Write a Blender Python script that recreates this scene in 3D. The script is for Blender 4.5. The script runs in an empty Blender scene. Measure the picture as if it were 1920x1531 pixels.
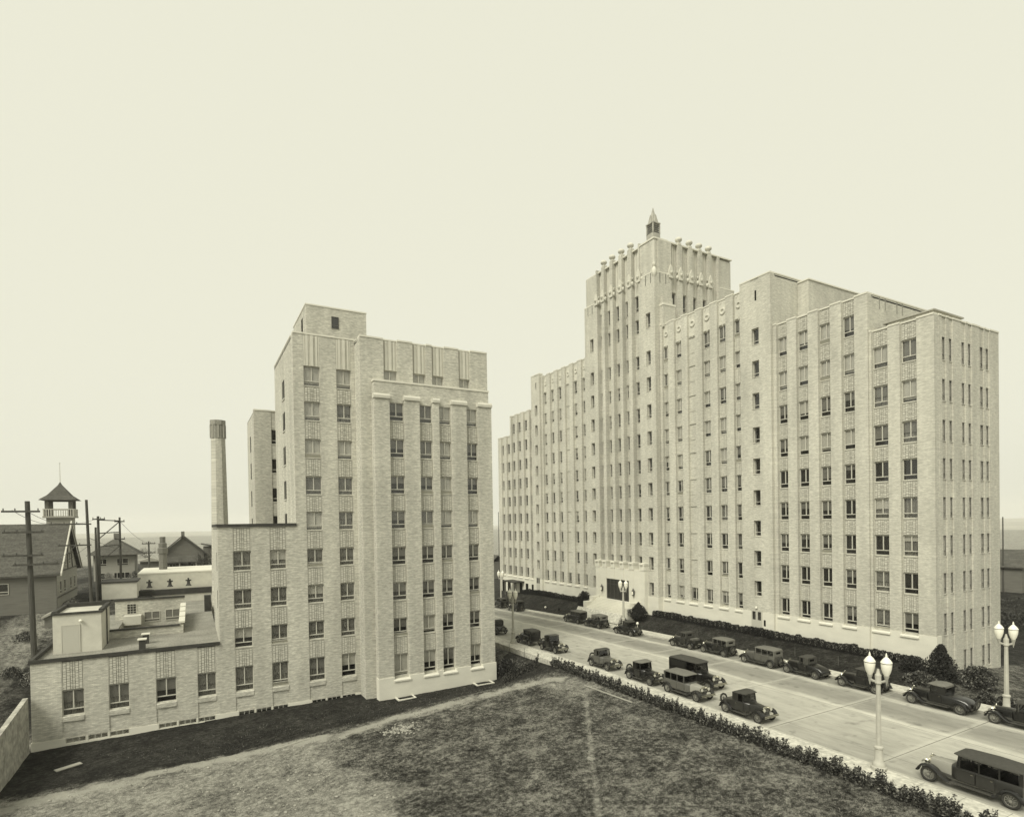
import bpy, math, random
from mathutils import Vector, Matrix
R = math.radians
rnd = random.Random(7)
scene = bpy.context.scene
COL = scene.collection

# ------------------------------------------------------------------ camera, sky, sun
cam_d = bpy.data.cameras.new('camera'); cam = bpy.data.objects.new('camera', cam_d); COL.objects.link(cam)
scene.camera = cam
YAW, PITCH, ROLL = R(28.80915538), R(-0.636445), R(-0.94210516)
FPX, CX, CY, IW, IH = 1082.46, 955.0, 990.34, 1920.0, 1531.0
d = Vector((math.sin(YAW)*math.cos(PITCH), math.cos(YAW)*math.cos(PITCH), math.sin(PITCH)))
r0 = Vector((math.cos(YAW), -math.sin(YAW), 0)); u0 = r0.cross(d)
cr, sr = math.cos(ROLL), math.sin(ROLL)
rr = cr*r0 + sr*u0; uu = -sr*r0 + cr*u0
cam.matrix_world = Matrix(((rr.x, uu.x, -d.x, 0), (rr.y, uu.y, -d.y, 0), (rr.z, uu.z, -d.z, 0), (0, 0, 0, 1)))
cam_d.sensor_fit = 'HORIZONTAL'; cam_d.sensor_width = 36.0
cam_d.lens = FPX/IW*36.0
cam_d.shift_x = -(CX-IW/2)/IW
cam_d.shift_y = (CY-IH/2)/IW
cam_d.clip_start = 0.5; cam_d.clip_end = 9000

SUN_EL, SUN_AZ = R(46), math.atan2(-1.0, -0.58)      # azimuth of the sun seen from the ground: atan2(x, y)
world = bpy.data.worlds.new('World'); scene.world = world; world.use_nodes = True
nt = world.node_tree; nt.nodes.clear()
sky = nt.nodes.new('ShaderNodeTexSky'); sky.sky_type = 'NISHITA'; sky.sun_disc = False
sky.sun_elevation = SUN_EL; sky.sun_rotation = SUN_AZ; sky.dust_density = 6.0; sky.air_density = 2.0
bw = nt.nodes.new('ShaderNodeRGBToBW')
mx = nt.nodes.new('ShaderNodeMix'); mx.data_type = 'FLOAT'; mx.inputs[0].default_value = 0.86; mx.inputs[3].default_value = 9.3
tint = nt.nodes.new('ShaderNodeMix'); tint.data_type = 'RGBA'; tint.blend_type = 'MULTIPLY'
tint.inputs[0].default_value = 1.0; tint.inputs[7].default_value = (1.0, 0.99, 0.815, 1)
bg = nt.nodes.new('ShaderNodeBackground'); bg.inputs[1].default_value = 0.1
wo = nt.nodes.new('ShaderNodeOutputWorld')
nt.links.new(sky.outputs[0], bw.inputs[0]); nt.links.new(bw.outputs[0], mx.inputs[2])
nt.links.new(mx.outputs[0], tint.inputs[6]); nt.links.new(tint.outputs[2], bg.inputs[0]); nt.links.new(bg.outputs[0], wo.inputs[0])

sun_d = bpy.data.lights.new('sun', 'SUN'); sun = bpy.data.objects.new('sun', sun_d); COL.objects.link(sun)
sun_d.energy = 3.3; sun_d.angle = R(26); sun_d.color = (1.0, 0.965, 0.83)
sdir = Vector((math.sin(SUN_AZ)*math.cos(SUN_EL), math.cos(SUN_AZ)*math.cos(SUN_EL), math.sin(SUN_EL)))
sun.rotation_euler = sdir.to_track_quat('Z', 'Y').to_euler()
sun.location = (0, 0, 80)
vs = scene.view_settings; vs.view_transform = 'Standard'; vs.look = 'None'; vs.exposure = 0.0; vs.gamma = 1.0
vs.use_curve_mapping = False

# ------------------------------------------------------------------ materials
MATS = {}
def grey(v, t=1.0):
    return (v, v*(1-0.022*t), v*(1-0.145*t), 1)
def mat(name, v, rough=0.85, spec=0.3, metal=0.0, var=0.0, scale=1.0, stretch=(1, 1, 1), bump=0.0, fine=None, coat=0.0):
    m = bpy.data.materials.new(name); m.use_nodes = True
    n = m.node_tree; b = n.nodes['Principled BSDF']
    b.inputs['Base Color'].default_value = grey(v); b.inputs['Roughness'].default_value = rough
    b.inputs['Metallic'].default_value = metal; b.inputs['Specular IOR Level'].default_value = spec
    if coat: b.inputs['Coat Weight'].default_value = coat; b.inputs['Coat Roughness'].default_value = 0.12
    if var > 0 or bump > 0:
        geo = n.nodes.new('ShaderNodeNewGeometry')
        mp = n.nodes.new('ShaderNodeMapping'); mp.inputs['Scale'].default_value = stretch
        no = n.nodes.new('ShaderNodeTexNoise'); no.inputs['Scale'].default_value = scale; no.inputs['Detail'].default_value = 5; no.inputs['Roughness'].default_value = 0.62
        n.links.new(geo.outputs['Position'], mp.inputs[0]); n.links.new(mp.outputs[0], no.inputs['Vector'])
        cr_ = n.nodes.new('ShaderNodeValToRGB')
        cr_.color_ramp.elements[0].position = 0.28; cr_.color_ramp.elements[1].position = 0.72
        cr_.color_ramp.elements[0].color = grey(max(0.004, v*(1-var))); cr_.color_ramp.elements[1].color = grey(min(0.95, v*(1+var)))
        n.links.new(no.outputs['Fac'], cr_.inputs[0]); out = cr_.outputs[0]
        if fine:
            n2 = n.nodes.new('ShaderNodeTexNoise'); n2.inputs['Scale'].default_value = fine; n2.inputs['Detail'].default_value = 3
            n.links.new(geo.outputs['Position'], n2.inputs['Vector'])
            mr = n.nodes.new('ShaderNodeMapRange'); mr.inputs[1].default_value = 0.3; mr.inputs[2].default_value = 0.7; mr.inputs[3].default_value = 0.72; mr.inputs[4].default_value = 1.25
            n.links.new(n2.outputs['Fac'], mr.inputs[0])
            mm = n.nodes.new('ShaderNodeMix'); mm.data_type = 'RGBA'; mm.blend_type = 'MULTIPLY'; mm.inputs[0].default_value = 1
            n.links.new(out, mm.inputs[6]); n.links.new(mr.outputs[0], mm.inputs[7]); out = mm.outputs[2]
        n.links.new(out, b.inputs['Base Color'])
        if bump > 0:
            bp = n.nodes.new('ShaderNodeBump'); bp.inputs['Strength'].default_value = bump; bp.inputs['Distance'].default_value = 0.05
            n.links.new(no.outputs['Fac'], bp.inputs['Height']); n.links.new(bp.outputs[0], b.inputs['Normal'])
    MATS[name] = m
    return m

def brick_mat(name, v, var=0.13, streak=0.20):
    m = bpy.data.materials.new(name); m.use_nodes = True; n = m.node_tree; b = n.nodes['Principled BSDF']
    b.inputs['Roughness'].default_value = 0.9; b.inputs['Specular IOR Level'].default_value = 0.2
    geo = n.nodes.new('ShaderNodeNewGeometry'); sep = n.nodes.new('ShaderNodeSeparateXYZ'); n.links.new(geo.outputs['Position'], sep.inputs[0])
    add = n.nodes.new('ShaderNodeMath'); add.operation = 'ADD'; n.links.new(sep.outputs[0], add.inputs[0]); n.links.new(sep.outputs[1], add.inputs[1])
    cmb = n.nodes.new('ShaderNodeCombineXYZ'); n.links.new(add.outputs[0], cmb.inputs[0]); n.links.new(sep.outputs[2], cmb.inputs[1])
    br = n.nodes.new('ShaderNodeTexBrick'); br.inputs['Scale'].default_value = 1.0
    br.inputs['Brick Width'].default_value = 0.22; br.inputs['Row Height'].default_value = 0.076; br.inputs['Mortar Size'].default_value = 0.009
    br.inputs['Color1'].default_value = grey(v*(1+var)); br.inputs['Color2'].default_value = grey(v*(1-var)); br.inputs['Mortar'].default_value = grey(v*0.74)
    br.inputs['Bias'].default_value = 0.1
    n.links.new(cmb.outputs[0], br.inputs['Vector'])
    mp = n.nodes.new('ShaderNodeMapping'); mp.inputs['Scale'].default_value = (1.5, 7.5, 1); n.links.new(cmb.outputs[0], mp.inputs[0])
    no = n.nodes.new('ShaderNodeTexNoise'); no.inputs['Scale'].default_value = 1.0; no.inputs['Detail'].default_value = 4; no.inputs['Roughness'].default_value = 0.55
    n.links.new(mp.outputs[0], no.inputs['Vector'])
    mr = n.nodes.new('ShaderNodeMapRange'); mr.inputs[1].default_value = 0.32; mr.inputs[2].default_value = 0.68; mr.inputs[3].default_value = 1-streak; mr.inputs[4].default_value = 1+streak*0.6
    n.links.new(no.outputs['Fac'], mr.inputs[0])
    n3 = n.nodes.new('ShaderNodeTexNoise'); n3.inputs['Scale'].default_value = 0.22; n3.inputs['Detail'].default_value = 3; n.links.new(geo.outputs['Position'], n3.inputs['Vector'])
    mr3 = n.nodes.new('ShaderNodeMapRange'); mr3.inputs[1].default_value = 0.3; mr3.inputs[2].default_value = 0.7; mr3.inputs[3].default_value = 0.93; mr3.inputs[4].default_value = 1.06
    n.links.new(n3.outputs['Fac'], mr3.inputs[0])
    mp4 = n.nodes.new('ShaderNodeMapping'); mp4.inputs['Scale'].default_value = (0.8, 0.06, 1); n.links.new(cmb.outputs[0], mp4.inputs[0])
    n4 = n.nodes.new('ShaderNodeTexNoise'); n4.inputs['Scale'].default_value = 1.0; n4.inputs['Detail'].default_value = 4; n.links.new(mp4.outputs[0], n4.inputs['Vector'])
    mr4 = n.nodes.new('ShaderNodeMapRange'); mr4.inputs[1].default_value = 0.35; mr4.inputs[2].default_value = 0.65; mr4.inputs[3].default_value = 0.88; mr4.inputs[4].default_value = 1.05; n.links.new(n4.outputs['Fac'], mr4.inputs[0])
    m34 = n.nodes.new('ShaderNodeMath'); m34.operation = 'MULTIPLY'; n.links.new(mr3.outputs[0], m34.inputs[0]); n.links.new(mr4.outputs[0], m34.inputs[1])
    mu = n.nodes.new('ShaderNodeMath'); mu.operation = 'MULTIPLY'; n.links.new(mr.outputs[0], mu.inputs[0]); n.links.new(m34.outputs[0], mu.inputs[1])
    mm = n.nodes.new('ShaderNodeMix'); mm.data_type = 'RGBA'; mm.blend_type = 'MULTIPLY'; mm.inputs[0].default_value = 1
    n.links.new(br.outputs['Color'], mm.inputs[6]); n.links.new(mu.outputs[0], mm.inputs[7]); n.links.new(mm.outputs[2], b.inputs['Base Color'])
    bp = n.nodes.new('ShaderNodeBump'); bp.inputs['Strength'].default_value = 0.5; bp.inputs['Distance'].default_value = 0.012; bp.invert = True
    n.links.new(br.outputs['Fac'], bp.inputs['Height']); n.links.new(bp.outputs[0], b.inputs['Normal'])
    MATS[name] = m

brick_mat('brick', 0.56, 0.16, 0.24)
brick_mat('brick_main', 0.57, 0.12, 0.16)
mat('stone', 0.63, 0.8, 0.3, var=0.07, scale=0.5, stretch=(1, 1, 2.5))
mat('terracotta', 0.55, 0.8, 0.3, var=0.08, scale=1.5)
mat('plaster', 0.52, 0.9, 0.2, var=0.13, scale=0.8)
mat('panel_block', 0.50, 0.9, 0.2, var=0.12, scale=3.0)
mat('panel_joint', 0.27, 0.95, 0.1)
mat('interior', 0.018, 1.0, 0.0)  # near black: the darkness of unlit rooms and openings put into the colour
mat('frame_paint', 0.50, 0.55, 0.4)
mat('frame_dark', 0.10, 0.5, 0.4)
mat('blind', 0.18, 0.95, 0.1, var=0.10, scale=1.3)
mat('blind_sky_pale', 0.48, 0.95, 0.1, var=0.08, scale=1.3)  # paler blind: sky reflected in the upper windows put into its colour
mat('curtain', 0.20, 0.95, 0.1, var=0.55, scale=1.0, stretch=(9, 9, 0.2))
mat('tar', 0.045, 0.8, 0.3, var=0.3, scale=1.5)
mat('roof_gravel', 0.24, 0.95, 0.2, var=0.22, scale=0.5, fine=9)
mat('roof_shingle', 0.085, 0.9, 0.2, var=0.3, scale=0.8, stretch=(1, 1, 5), fine=5)
mat('siding', 0.33, 0.85, 0.3, var=0.12, scale=0.5, stretch=(1, 1, 14))
mat('siding_dark', 0.15, 0.85, 0.3, var=0.2, scale=0.6, stretch=(1, 1, 14))
mat('wood_pole', 0.07, 0.85, 0.2, var=0.35, scale=2.0, stretch=(6, 6, 0.5))
mat('timber', 0.12, 0.85, 0.2, var=0.3, scale=2.0)
mat('lead', 0.34, 0.6, 0.4, var=0.25, scale=1.5)
mat('concrete_post', 0.42, 0.8, 0.3, var=0.10, scale=3.0)
mat('lamp_glass', 0.80, 0.25, 0.5)
mat('iron', 0.06, 0.5, 0.5)
mat('leaf', 0.036, 0.6, 0.4, var=0.5, scale=3.0)
mat('leaf_dark', 0.013, 0.65, 0.35, var=0.5, scale=4.0)
mat('leaf_pale', 0.17, 0.6, 0.4, var=0.5, scale=4.0)
mat('straw', 0.17, 0.9, 0.2, var=0.3, scale=3.0)
mat('bark', 0.06, 0.9, 0.2, var=0.3, scale=4.0)
mat('rock', 0.32, 0.9, 0.2, var=0.3, scale=5.0)
mat('door_dark', 0.022, 0.35, 0.5, var=0.3, scale=1.0)
mat('door_paint', 0.45, 0.5, 0.4)
mat('paint_black', 0.007, 0.30, 0.4, coat=0.35)
mat('paint_dark', 0.019, 0.34, 0.4, coat=0.25)
mat('paint_grey', 0.085, 0.4, 0.4, coat=0.1)
mat('paint_tan', 0.27, 0.4, 0.5, coat=0.3)
mat('canvas', 0.060, 0.9, 0.2, var=0.15, scale=6.0)
mat('canvas_light', 0.15, 0.9, 0.2, var=0.15, scale=6.0)
mat('rubber', 0.03, 0.8, 0.3, var=0.3, scale=6.0)
mat('spoke', 0.20, 0.6, 0.4)
mat('chrome', 0.62, 0.18, 0.5, metal=1.0)
mat('lens', 0.55, 0.12, 0.6)
mat('upholstery', 0.05, 0.8, 0.2)
mat('plate', 0.5, 0.5, 0.3)

def glass_mat(name, ior, tintv):
    m = bpy.data.materials.new(name); m.use_nodes = True; n = m.node_tree; n.nodes.clear()
    o = n.nodes.new('ShaderNodeOutputMaterial'); ms = n.nodes.new('ShaderNodeMixShader'); fr = n.nodes.new('ShaderNodeFresnel'); fr.inputs[0].default_value = ior
    tr = n.nodes.new('ShaderNodeBsdfTransparent'); tr.inputs[0].default_value = (tintv, tintv, tintv, 1); gl = n.nodes.new('ShaderNodeBsdfGlossy'); gl.inputs['Roughness'].default_value = 0.04
    gl.inputs[0].default_value = (0.95, 0.95, 0.95, 1)
    ge = n.nodes.new('ShaderNodeNewGeometry'); iv = n.nodes.new('ShaderNodeMath'); iv.operation = 'SUBTRACT'; iv.inputs[0].default_value = 1.0; n.links.new(ge.outputs['Backfacing'], iv.inputs[1])
    mu = n.nodes.new('ShaderNodeMath'); mu.operation = 'MULTIPLY'; n.links.new(fr.outputs[0], mu.inputs[0]); n.links.new(iv.outputs[0], mu.inputs[1])
    n.links.new(mu.outputs[0], ms.inputs[0]); n.links.new(tr.outputs[0], ms.inputs[1]); n.links.new(gl.outputs[0], ms.inputs[2]); n.links.new(ms.outputs[0], o.inputs[0])
    MATS[name] = m
glass_mat('glass', 1.75, 0.93)
glass_mat('car_glass', 1.6, 0.5)

def road_mat():
    m = bpy.data.materials.new('road_concrete'); m.use_nodes = True; n = m.node_tree; b = n.nodes['Principled BSDF']
    b.inputs['Roughness'].default_value = 0.8; b.inputs['Specular IOR Level'].default_value = 0.35
    geo = n.nodes.new('ShaderNodeNewGeometry'); sep = n.nodes.new('ShaderNodeSeparateXYZ'); n.links.new(geo.outputs['Position'], sep.inputs[0])
    # oil-darkened driving lane between the centre joint and the parking strip, lighter joint stains
    wob = n.nodes.new('ShaderNodeTexNoise'); wob.inputs['Scale'].default_value = 0.35; wob.inputs['Detail'].default_value = 4; n.links.new(geo.outputs['Position'], wob.inputs['Vector'])
    wx = n.nodes.new('ShaderNodeMath'); wx.operation = 'MULTIPLY_ADD'; wx.inputs[1].default_value = 0.9; n.links.new(wob.outputs['Fac'], wx.inputs[0]); n.links.new(sep.outputs[0], wx.inputs[2])
    rp = n.nodes.new('ShaderNodeValToRGB'); mr = n.nodes.new('ShaderNodeMapRange'); mr.inputs[1].default_value = 34.0; mr.inputs[2].default_value = 51.0
    n.links.new(wx.outputs[0], mr.inputs[0]); n.links.new(mr.outputs[0], rp.inputs[0])
    e = rp.color_ramp.elements
    def pos(x): return (x+0.45-34.0)/17.0
    stops = [(34.0, .30), (36.0, .34), (39.5, .39), (42.6, .41), (43.0, .50), (43.5, .50), (43.9, .33), (45.5, .24), (47.4, .29), (47.9, .50), (48.2, .50), (48.6, .27), (50.2, .20)]
    e[0].position = pos(stops[0][0]); e[0].color = grey(stops[0][1]); e[1].position = pos(stops[-1][0]); e[1].color = grey(stops[-1][1])
    for x, v in stops[1:-1]:
        q = e.new(pos(x)); q.color = grey(v)
    mp = n.nodes.new('ShaderNodeMapping'); mp.inputs['Scale'].default_value = (1.6, 0.45, 1); n.links.new(geo.outputs['Position'], mp.inputs[0])
    no = n.nodes.new('ShaderNodeTexNoise'); no.inputs['Scale'].default_value = 1.0; no.inputs['Detail'].default_value = 6; no.inputs['Roughness'].default_value = 0.65; n.links.new(mp.outputs[0], no.inputs['Vector'])
    m2 = n.nodes.new('ShaderNodeMapRange'); m2.inputs[1].default_value = 0.3; m2.inputs[2].default_value = 0.7; m2.inputs[3].default_value = 0.78; m2.inputs[4].default_value = 1.14; n.links.new(no.outputs['Fac'], m2.inputs[0])
    mm = n.nodes.new('ShaderNodeMix'); mm.data_type = 'RGBA'; mm.blend_type = 'MULTIPLY'; mm.inputs[0].default_value = 1
    n.links.new(rp.outputs[0], mm.inputs[6]); n.links.new(m2.outputs[0], mm.inputs[7])
    yo = n.nodes.new('ShaderNodeMath'); yo.operation = 'MULTIPLY_ADD'; yo.inputs[1].default_value = 1/7.1; yo.inputs[2].default_value = 0.5-12.2/7.1; n.links.new(sep.outputs[1], yo.inputs[0])
    fr = n.nodes.new('ShaderNodeMath'); fr.operation = 'FRACT'; n.links.new(yo.outputs[0], fr.inputs[0])
    sb = n.nodes.new('ShaderNodeMath'); sb.operation = 'SUBTRACT'; sb.inputs[1].default_value = 0.5; n.links.new(fr.outputs[0], sb.inputs[0])
    ab = n.nodes.new('ShaderNodeMath'); ab.operation = 'ABSOLUTE'; n.links.new(sb.outputs[0], ab.inputs[0])
    wn = n.nodes.new('ShaderNodeMath'); wn.operation = 'MULTIPLY_ADD'; wn.inputs[1].default_value = 0.05; n.links.new(no.outputs['Fac'], wn.inputs[0]); n.links.new(ab.outputs[0], wn.inputs[2])
    bd_ = n.nodes.new('ShaderNodeMapRange'); bd_.inputs[1].default_value = 0.035; bd_.inputs[2].default_value = 0.075; bd_.inputs[3].default_value = 0.5; bd_.inputs[4].default_value = 0.0; n.links.new(wn.outputs[0], bd_.inputs[0])
    lt = n.nodes.new('ShaderNodeMix'); lt.data_type = 'RGBA'; n.links.new(bd_.outputs[0], lt.inputs[0]); n.links.new(mm.outputs[2], lt.inputs[6]); lt.inputs[7].default_value = grey(0.52)
    oil = n.nodes.new('ShaderNodeTexNoise'); oil.inputs['Scale'].default_value = 0.9; oil.inputs['Detail'].default_value = 3; n.links.new(geo.outputs['Position'], oil.inputs['Vector'])
    om = n.nodes.new('ShaderNodeMapRange'); om.inputs[1].default_value = 0.60; om.inputs[2].default_value = 0.74; om.inputs[3].default_value = 1.0; om.inputs[4].default_value = 0.62; n.links.new(oil.outputs['Fac'], om.inputs[0])
    fx_ = n.nodes.new('ShaderNodeMix'); fx_.data_type = 'RGBA'; fx_.blend_type = 'MULTIPLY'; fx_.inputs[0].default_value = 1; n.links.new(lt.outputs[2], fx_.inputs[6]); n.links.new(om.outputs[0], fx_.inputs[7])
    n.links.new(fx_.outputs[2], b.inputs['Base Color'])
    MATS['road_concrete'] = m
road_mat()
mat('joint_tar', 0.20, 0.9, 0.2, var=0.4, scale=2)
mat('sidewalk_concrete', 0.50, 0.85, 0.3, var=0.16, scale=0.7, fine=4)
mat('kerb_concrete', 0.40, 0.85, 0.3, var=0.2, scale=1.2)

def ground_mat():
    m = bpy.data.materials.new('ground'); m.use_nodes = True; n = m.node_tree; b = n.nodes['Principled BSDF']
    b.inputs['Roughness'].default_value = 0.95; b.inputs['Specular IOR Level'].default_value = 0.15
    geo = n.nodes.new('ShaderNodeNewGeometry')
    at = n.nodes.new('ShaderNodeAttribute'); at.attribute_name = 'soil'
    sp = n.nodes.new('ShaderNodeSeparateColor'); n.links.new(at.outputs['Color'], sp.inputs[0])
    def noise(scale, detail=5, rough=0.6):
        q = n.nodes.new('ShaderNodeTexNoise'); q.inputs['Scale'].default_value = scale; q.inputs['Detail'].default_value = detail; q.inputs['Roughness'].default_value = rough
        n.links.new(geo.outputs['Position'], q.inputs['Vector']); return q
    def ramp(src, stops):
        c = n.nodes.new('ShaderNodeValToRGB'); e = c.color_ramp.elements
        e[0].position, e[0].color = stops[0][0], grey(stops[0][1]); e[1].position, e[1].color = stops[-1][0], grey(stops[-1][1])
        for p, v in stops[1:-1]:
            q = e.new(p); q.color = grey(v)
        n.links.new(src, c.inputs[0]); return c
    big = noise(3.2, 7, 0.76); small = noise(24, 4, 0.6)
    addn = n.nodes.new('ShaderNodeMath'); addn.operation = 'MULTIPLY_ADD'; addn.inputs[1].default_value = 0.55; n.links.new(small.outputs['Fac'], addn.inputs[0])
    sc = n.nodes.new('ShaderNodeMath'); sc.operation = 'MULTIPLY'; sc.inputs[1].default_value = 0.6; n.links.new(big.outputs['Fac'], sc.inputs[0]); n.links.new(sc.outputs[0], addn.inputs[2])
    thin = ramp(addn.outputs[0], [(0.45, 0.010), (0.53, 0.04), (0.595, 0.13), (0.67, 0.33)])          # thin, patchy lawn with soil showing
    dense = ramp(addn.outputs[0], [(0.45, 0.008), (0.56, 0.022), (0.64, 0.05), (0.74, 0.10)])                       # dense turf
    soil = ramp(addn.outputs[0], [(0.44, 0.04), (0.52, 0.17), (0.59, 0.27), (0.68, 0.46)])
    def mixc(f, a, c):
        q = n.nodes.new('ShaderNodeMix'); q.data_type = 'RGBA'; n.links.new(f, q.inputs[0]); n.links.new(a, q.inputs[6]); n.links.new(c, q.inputs[7]); return q.outputs[2]
    edge = noise(2.6, 5, 0.7)
    def sharpen(src, k=0.55):
        a = n.nodes.new('ShaderNodeMath'); a.operation = 'MULTIPLY_ADD'; a.inputs[1].default_value = k; n.links.new(edge.outputs['Fac'], a.inputs[0]); n.links.new(src, a.inputs[2])
        q = n.nodes.new('ShaderNodeMapRange'); q.inputs[1].default_value = 0.5*k+0.30; q.inputs[2].default_value = 0.5*k+0.70; n.links.new(a.outputs[0], q.inputs[0]); return q.outputs[0]
    pat = noise(0.33, 5, 0.65); bias = n.nodes.new('ShaderNodeMath'); bias.operation = 'MULTIPLY_ADD'; bias.inputs[1].default_value = 0.26; n.links.new(pat.outputs['Fac'], bias.inputs[0])
    sub_ = n.nodes.new('ShaderNodeMath'); sub_.operation = 'SUBTRACT'; sub_.inputs[1].default_value = 0.13; n.links.new(addn.outputs[0], sub_.inputs[0]); n.links.new(sub_.outputs[0], bias.inputs[2])
    pat2 = noise(1.0, 4, 0.6); b2 = n.nodes.new('ShaderNodeMath'); b2.operation = 'MULTIPLY_ADD'; b2.inputs[1].default_value = 0.25; n.links.new(pat2.outputs['Fac'], b2.inputs[0])
    s2 = n.nodes.new('ShaderNodeMath'); s2.operation = 'SUBTRACT'; s2.inputs[1].default_value = 0.122; n.links.new(bias.outputs[0], s2.inputs[0]); n.links.new(s2.outputs[0], b2.inputs[2]); bias = b2
    for rmp in (thin, dense, soil): n.links.new(bias.outputs[0], rmp.inputs[0])
    c = mixc(sharpen(sp.outputs[1]), thin.outputs[0], dense.outputs[0])
    c = mixc(sharpen(sp.outputs[0]), c, soil.outputs[0])
    trod = ramp(bias.outputs[0], [(0.35, 0.26), (0.55, 0.38), (0.75, 0.46)])
    c = mixc(sharpen(sp.outputs[2], 0.7), c, trod.outputs[0])
    n.links.new(c, b.inputs['Base Color'])
    bp = n.nodes.new('ShaderNodeBump'); bp.inputs['Strength'].default_value = 1.0; bp.inputs['Distance'].default_value = 0.22; n.links.new(addn.outputs[0], bp.inputs['Height']); n.links.new(bp.outputs[0], b.inputs['Normal'])
    MATS['ground'] = m
ground_mat()

# ------------------------------------------------------------------ mesh helpers
class MB:
    def __init__(s): s.v = []; s.f = []
    def box(s, x0, x1, y0, y1, z0, z1):
        x0, x1 = min(x0, x1), max(x0, x1); y0, y1 = min(y0, y1), max(y0, y1); z0, z1 = min(z0, z1), max(z0, z1)
        i = len(s.v)
        s.v += [(x0,y0,z0),(x1,y0,z0),(x1,y1,z0),(x0,y1,z0),(x0,y0,z1),(x1,y0,z1),(x1,y1,z1),(x0,y1,z1)]
        s.f += [(i,i+3,i+2,i+1),(i+4,i+5,i+6,i+7),(i,i+1,i+5,i+4),(i+1,i+2,i+6,i+5),(i+2,i+3,i+7,i+6),(i+3,i,i+4,i+7)]
        return s
    def rings(s, rings, cap0=True, cap1=True):
        i = len(s.v); n = len(rings[0])
        for r in rings: s.v += [tuple(p) for p in r]
        for k in range(len(rings)-1):
            for j in range(n):
                a = i+k*n+j; b_ = i+k*n+(j+1) % n
                s.f.append((a, b_, b_+n, a+n))
        if cap0: s.f.append(tuple(i+j for j in reversed(range(n))))
        if cap1: s.f.append(tuple(i+(len(rings)-1)*n+j for j in range(n)))
        return s
    def lathe(s, prof, n=12, c=(0, 0, 0), a0=0.0):
        return s.rings([[(c[0]+rad*math.cos(a0+2*math.pi*j/n), c[1]+rad*math.sin(a0+2*math.pi*j/n), c[2]+z) for j in range(n)] for rad, z in prof])
    def tube(s, p, q, r1, r2=None, n=6):
        p = Vector(p); q = Vector(q); r2 = r1 if r2 is None else r2
        dd = (q-p).normalized(); a = dd.orthogonal().normalized(); b_ = dd.cross(a)
        return s.rings([[p+(a*math.cos(2*math.pi*j/n)+b_*math.sin(2*math.pi*j/n))*r1 for j in range(n)], [q+(a*math.cos(2*math.pi*j/n)+b_*math.sin(2*math.pi*j/n))*r2 for j in range(n)]])
    def cyl_axis(s, c, ax, r, h0, h1, n=16):
        c = Vector(c); ax = Vector(ax).normalized()
        return s.tube(c+ax*h0, c+ax*h1, r, r, n)
    def torus(s, c, ax, R_, r_, n=24, m=8):
        c = Vector(c); ax = Vector(ax).normalized(); a = ax.orthogonal().normalized(); b_ = ax.cross(a); i = len(s.v)
        for j in range(n):
            t = 2*math.pi*j/n; e = a*math.cos(t)+b_*math.sin(t)
            for k in range(m):
                w = 2*math.pi*k/m
                s.v.append(tuple(c+e*(R_+r_*math.cos(w))+ax*(r_*math.sin(w))))
        for j in range(n):
            for k in range(m):
                a1 = i+j*m+k; a2 = i+j*m+(k+1) % m; b1 = i+((j+1) % n)*m+k; b2 = i+((j+1) % n)*m+(k+1) % m
                s.f.append((a1, b1, b2, a2))
        return s
    def prism(s, pts, axis, a, b_):
        # pts: polygon in the two other axes; extruded along axis from a to b_
        def mk(p, t): return {'x': (t, p[0], p[1]), 'y': (p[0], t, p[1]), 'z': (p[0], p[1], t)}[axis]
        return s.rings([[mk(p, a) for p in pts], [mk(p, b_) for p in pts]])
    def quad(s, a, b_, c, e):
        i = len(s.v); s.v += [tuple(a), tuple(b_), tuple(c), tuple(e)]; s.f.append((i, i+1, i+2, i+3)); return s
    def mesh(s, name, material, off=(0, 0, 0), smooth=None):
        me = bpy.data.meshes.new(name)
        me.from_pydata([(x-off[0], y-off[1], z-off[2]) for x, y, z in s.v], [], s.f)
        import bmesh
        if not getattr(s, 'nofix', False):
            bm = bmesh.new(); bm.from_mesh(me); bmesh.ops.recalc_face_normals(bm, faces=bm.faces); bm.to_mesh(me); bm.free()
        if smooth is not None:
            for p in me.polygons: p.use_smooth = True
            me.set_sharp_from_angle(angle=R(smooth))
        if material: me.materials.append(MATS[material])
        return me

WL = {}                                                   # world location of every object (children store relative ones)
def thing(name, label, cat, loc, rotz=0.0, group=None):
    o = bpy.data.objects.new(name, None); COL.objects.link(o); o.empty_display_size = 0.5
    o.location = loc; o.rotation_euler = (0, 0, rotz); o['label'] = label; o['category'] = cat
    if group: o['group'] = group
    WL[o] = tuple(loc); return o
def solo(name, mb, m, label, cat, loc, group=None, smooth=None, rotz=0.0):
    me = mb if not isinstance(mb, MB) else mb.mesh(name, m, loc, smooth)
    o = bpy.data.objects.new(name, me); COL.objects.link(o); o.location = loc; o.rotation_euler = (0, 0, rotz)
    o['label'] = label; o['category'] = cat
    if group: o['group'] = group
    WL[o] = tuple(loc); return o
SPLIT = {'coping', 'stone_base', 'roof_edge', 'wall', 'ledge', 'concrete_base', 'parapet', 'window_well', 'court_wall', 'louvre', 'door_stile', 'canopy_post', 'door_frame', 'portal', 'step_wall', 'blind_window_ledges', 'lane_joint'}
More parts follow.
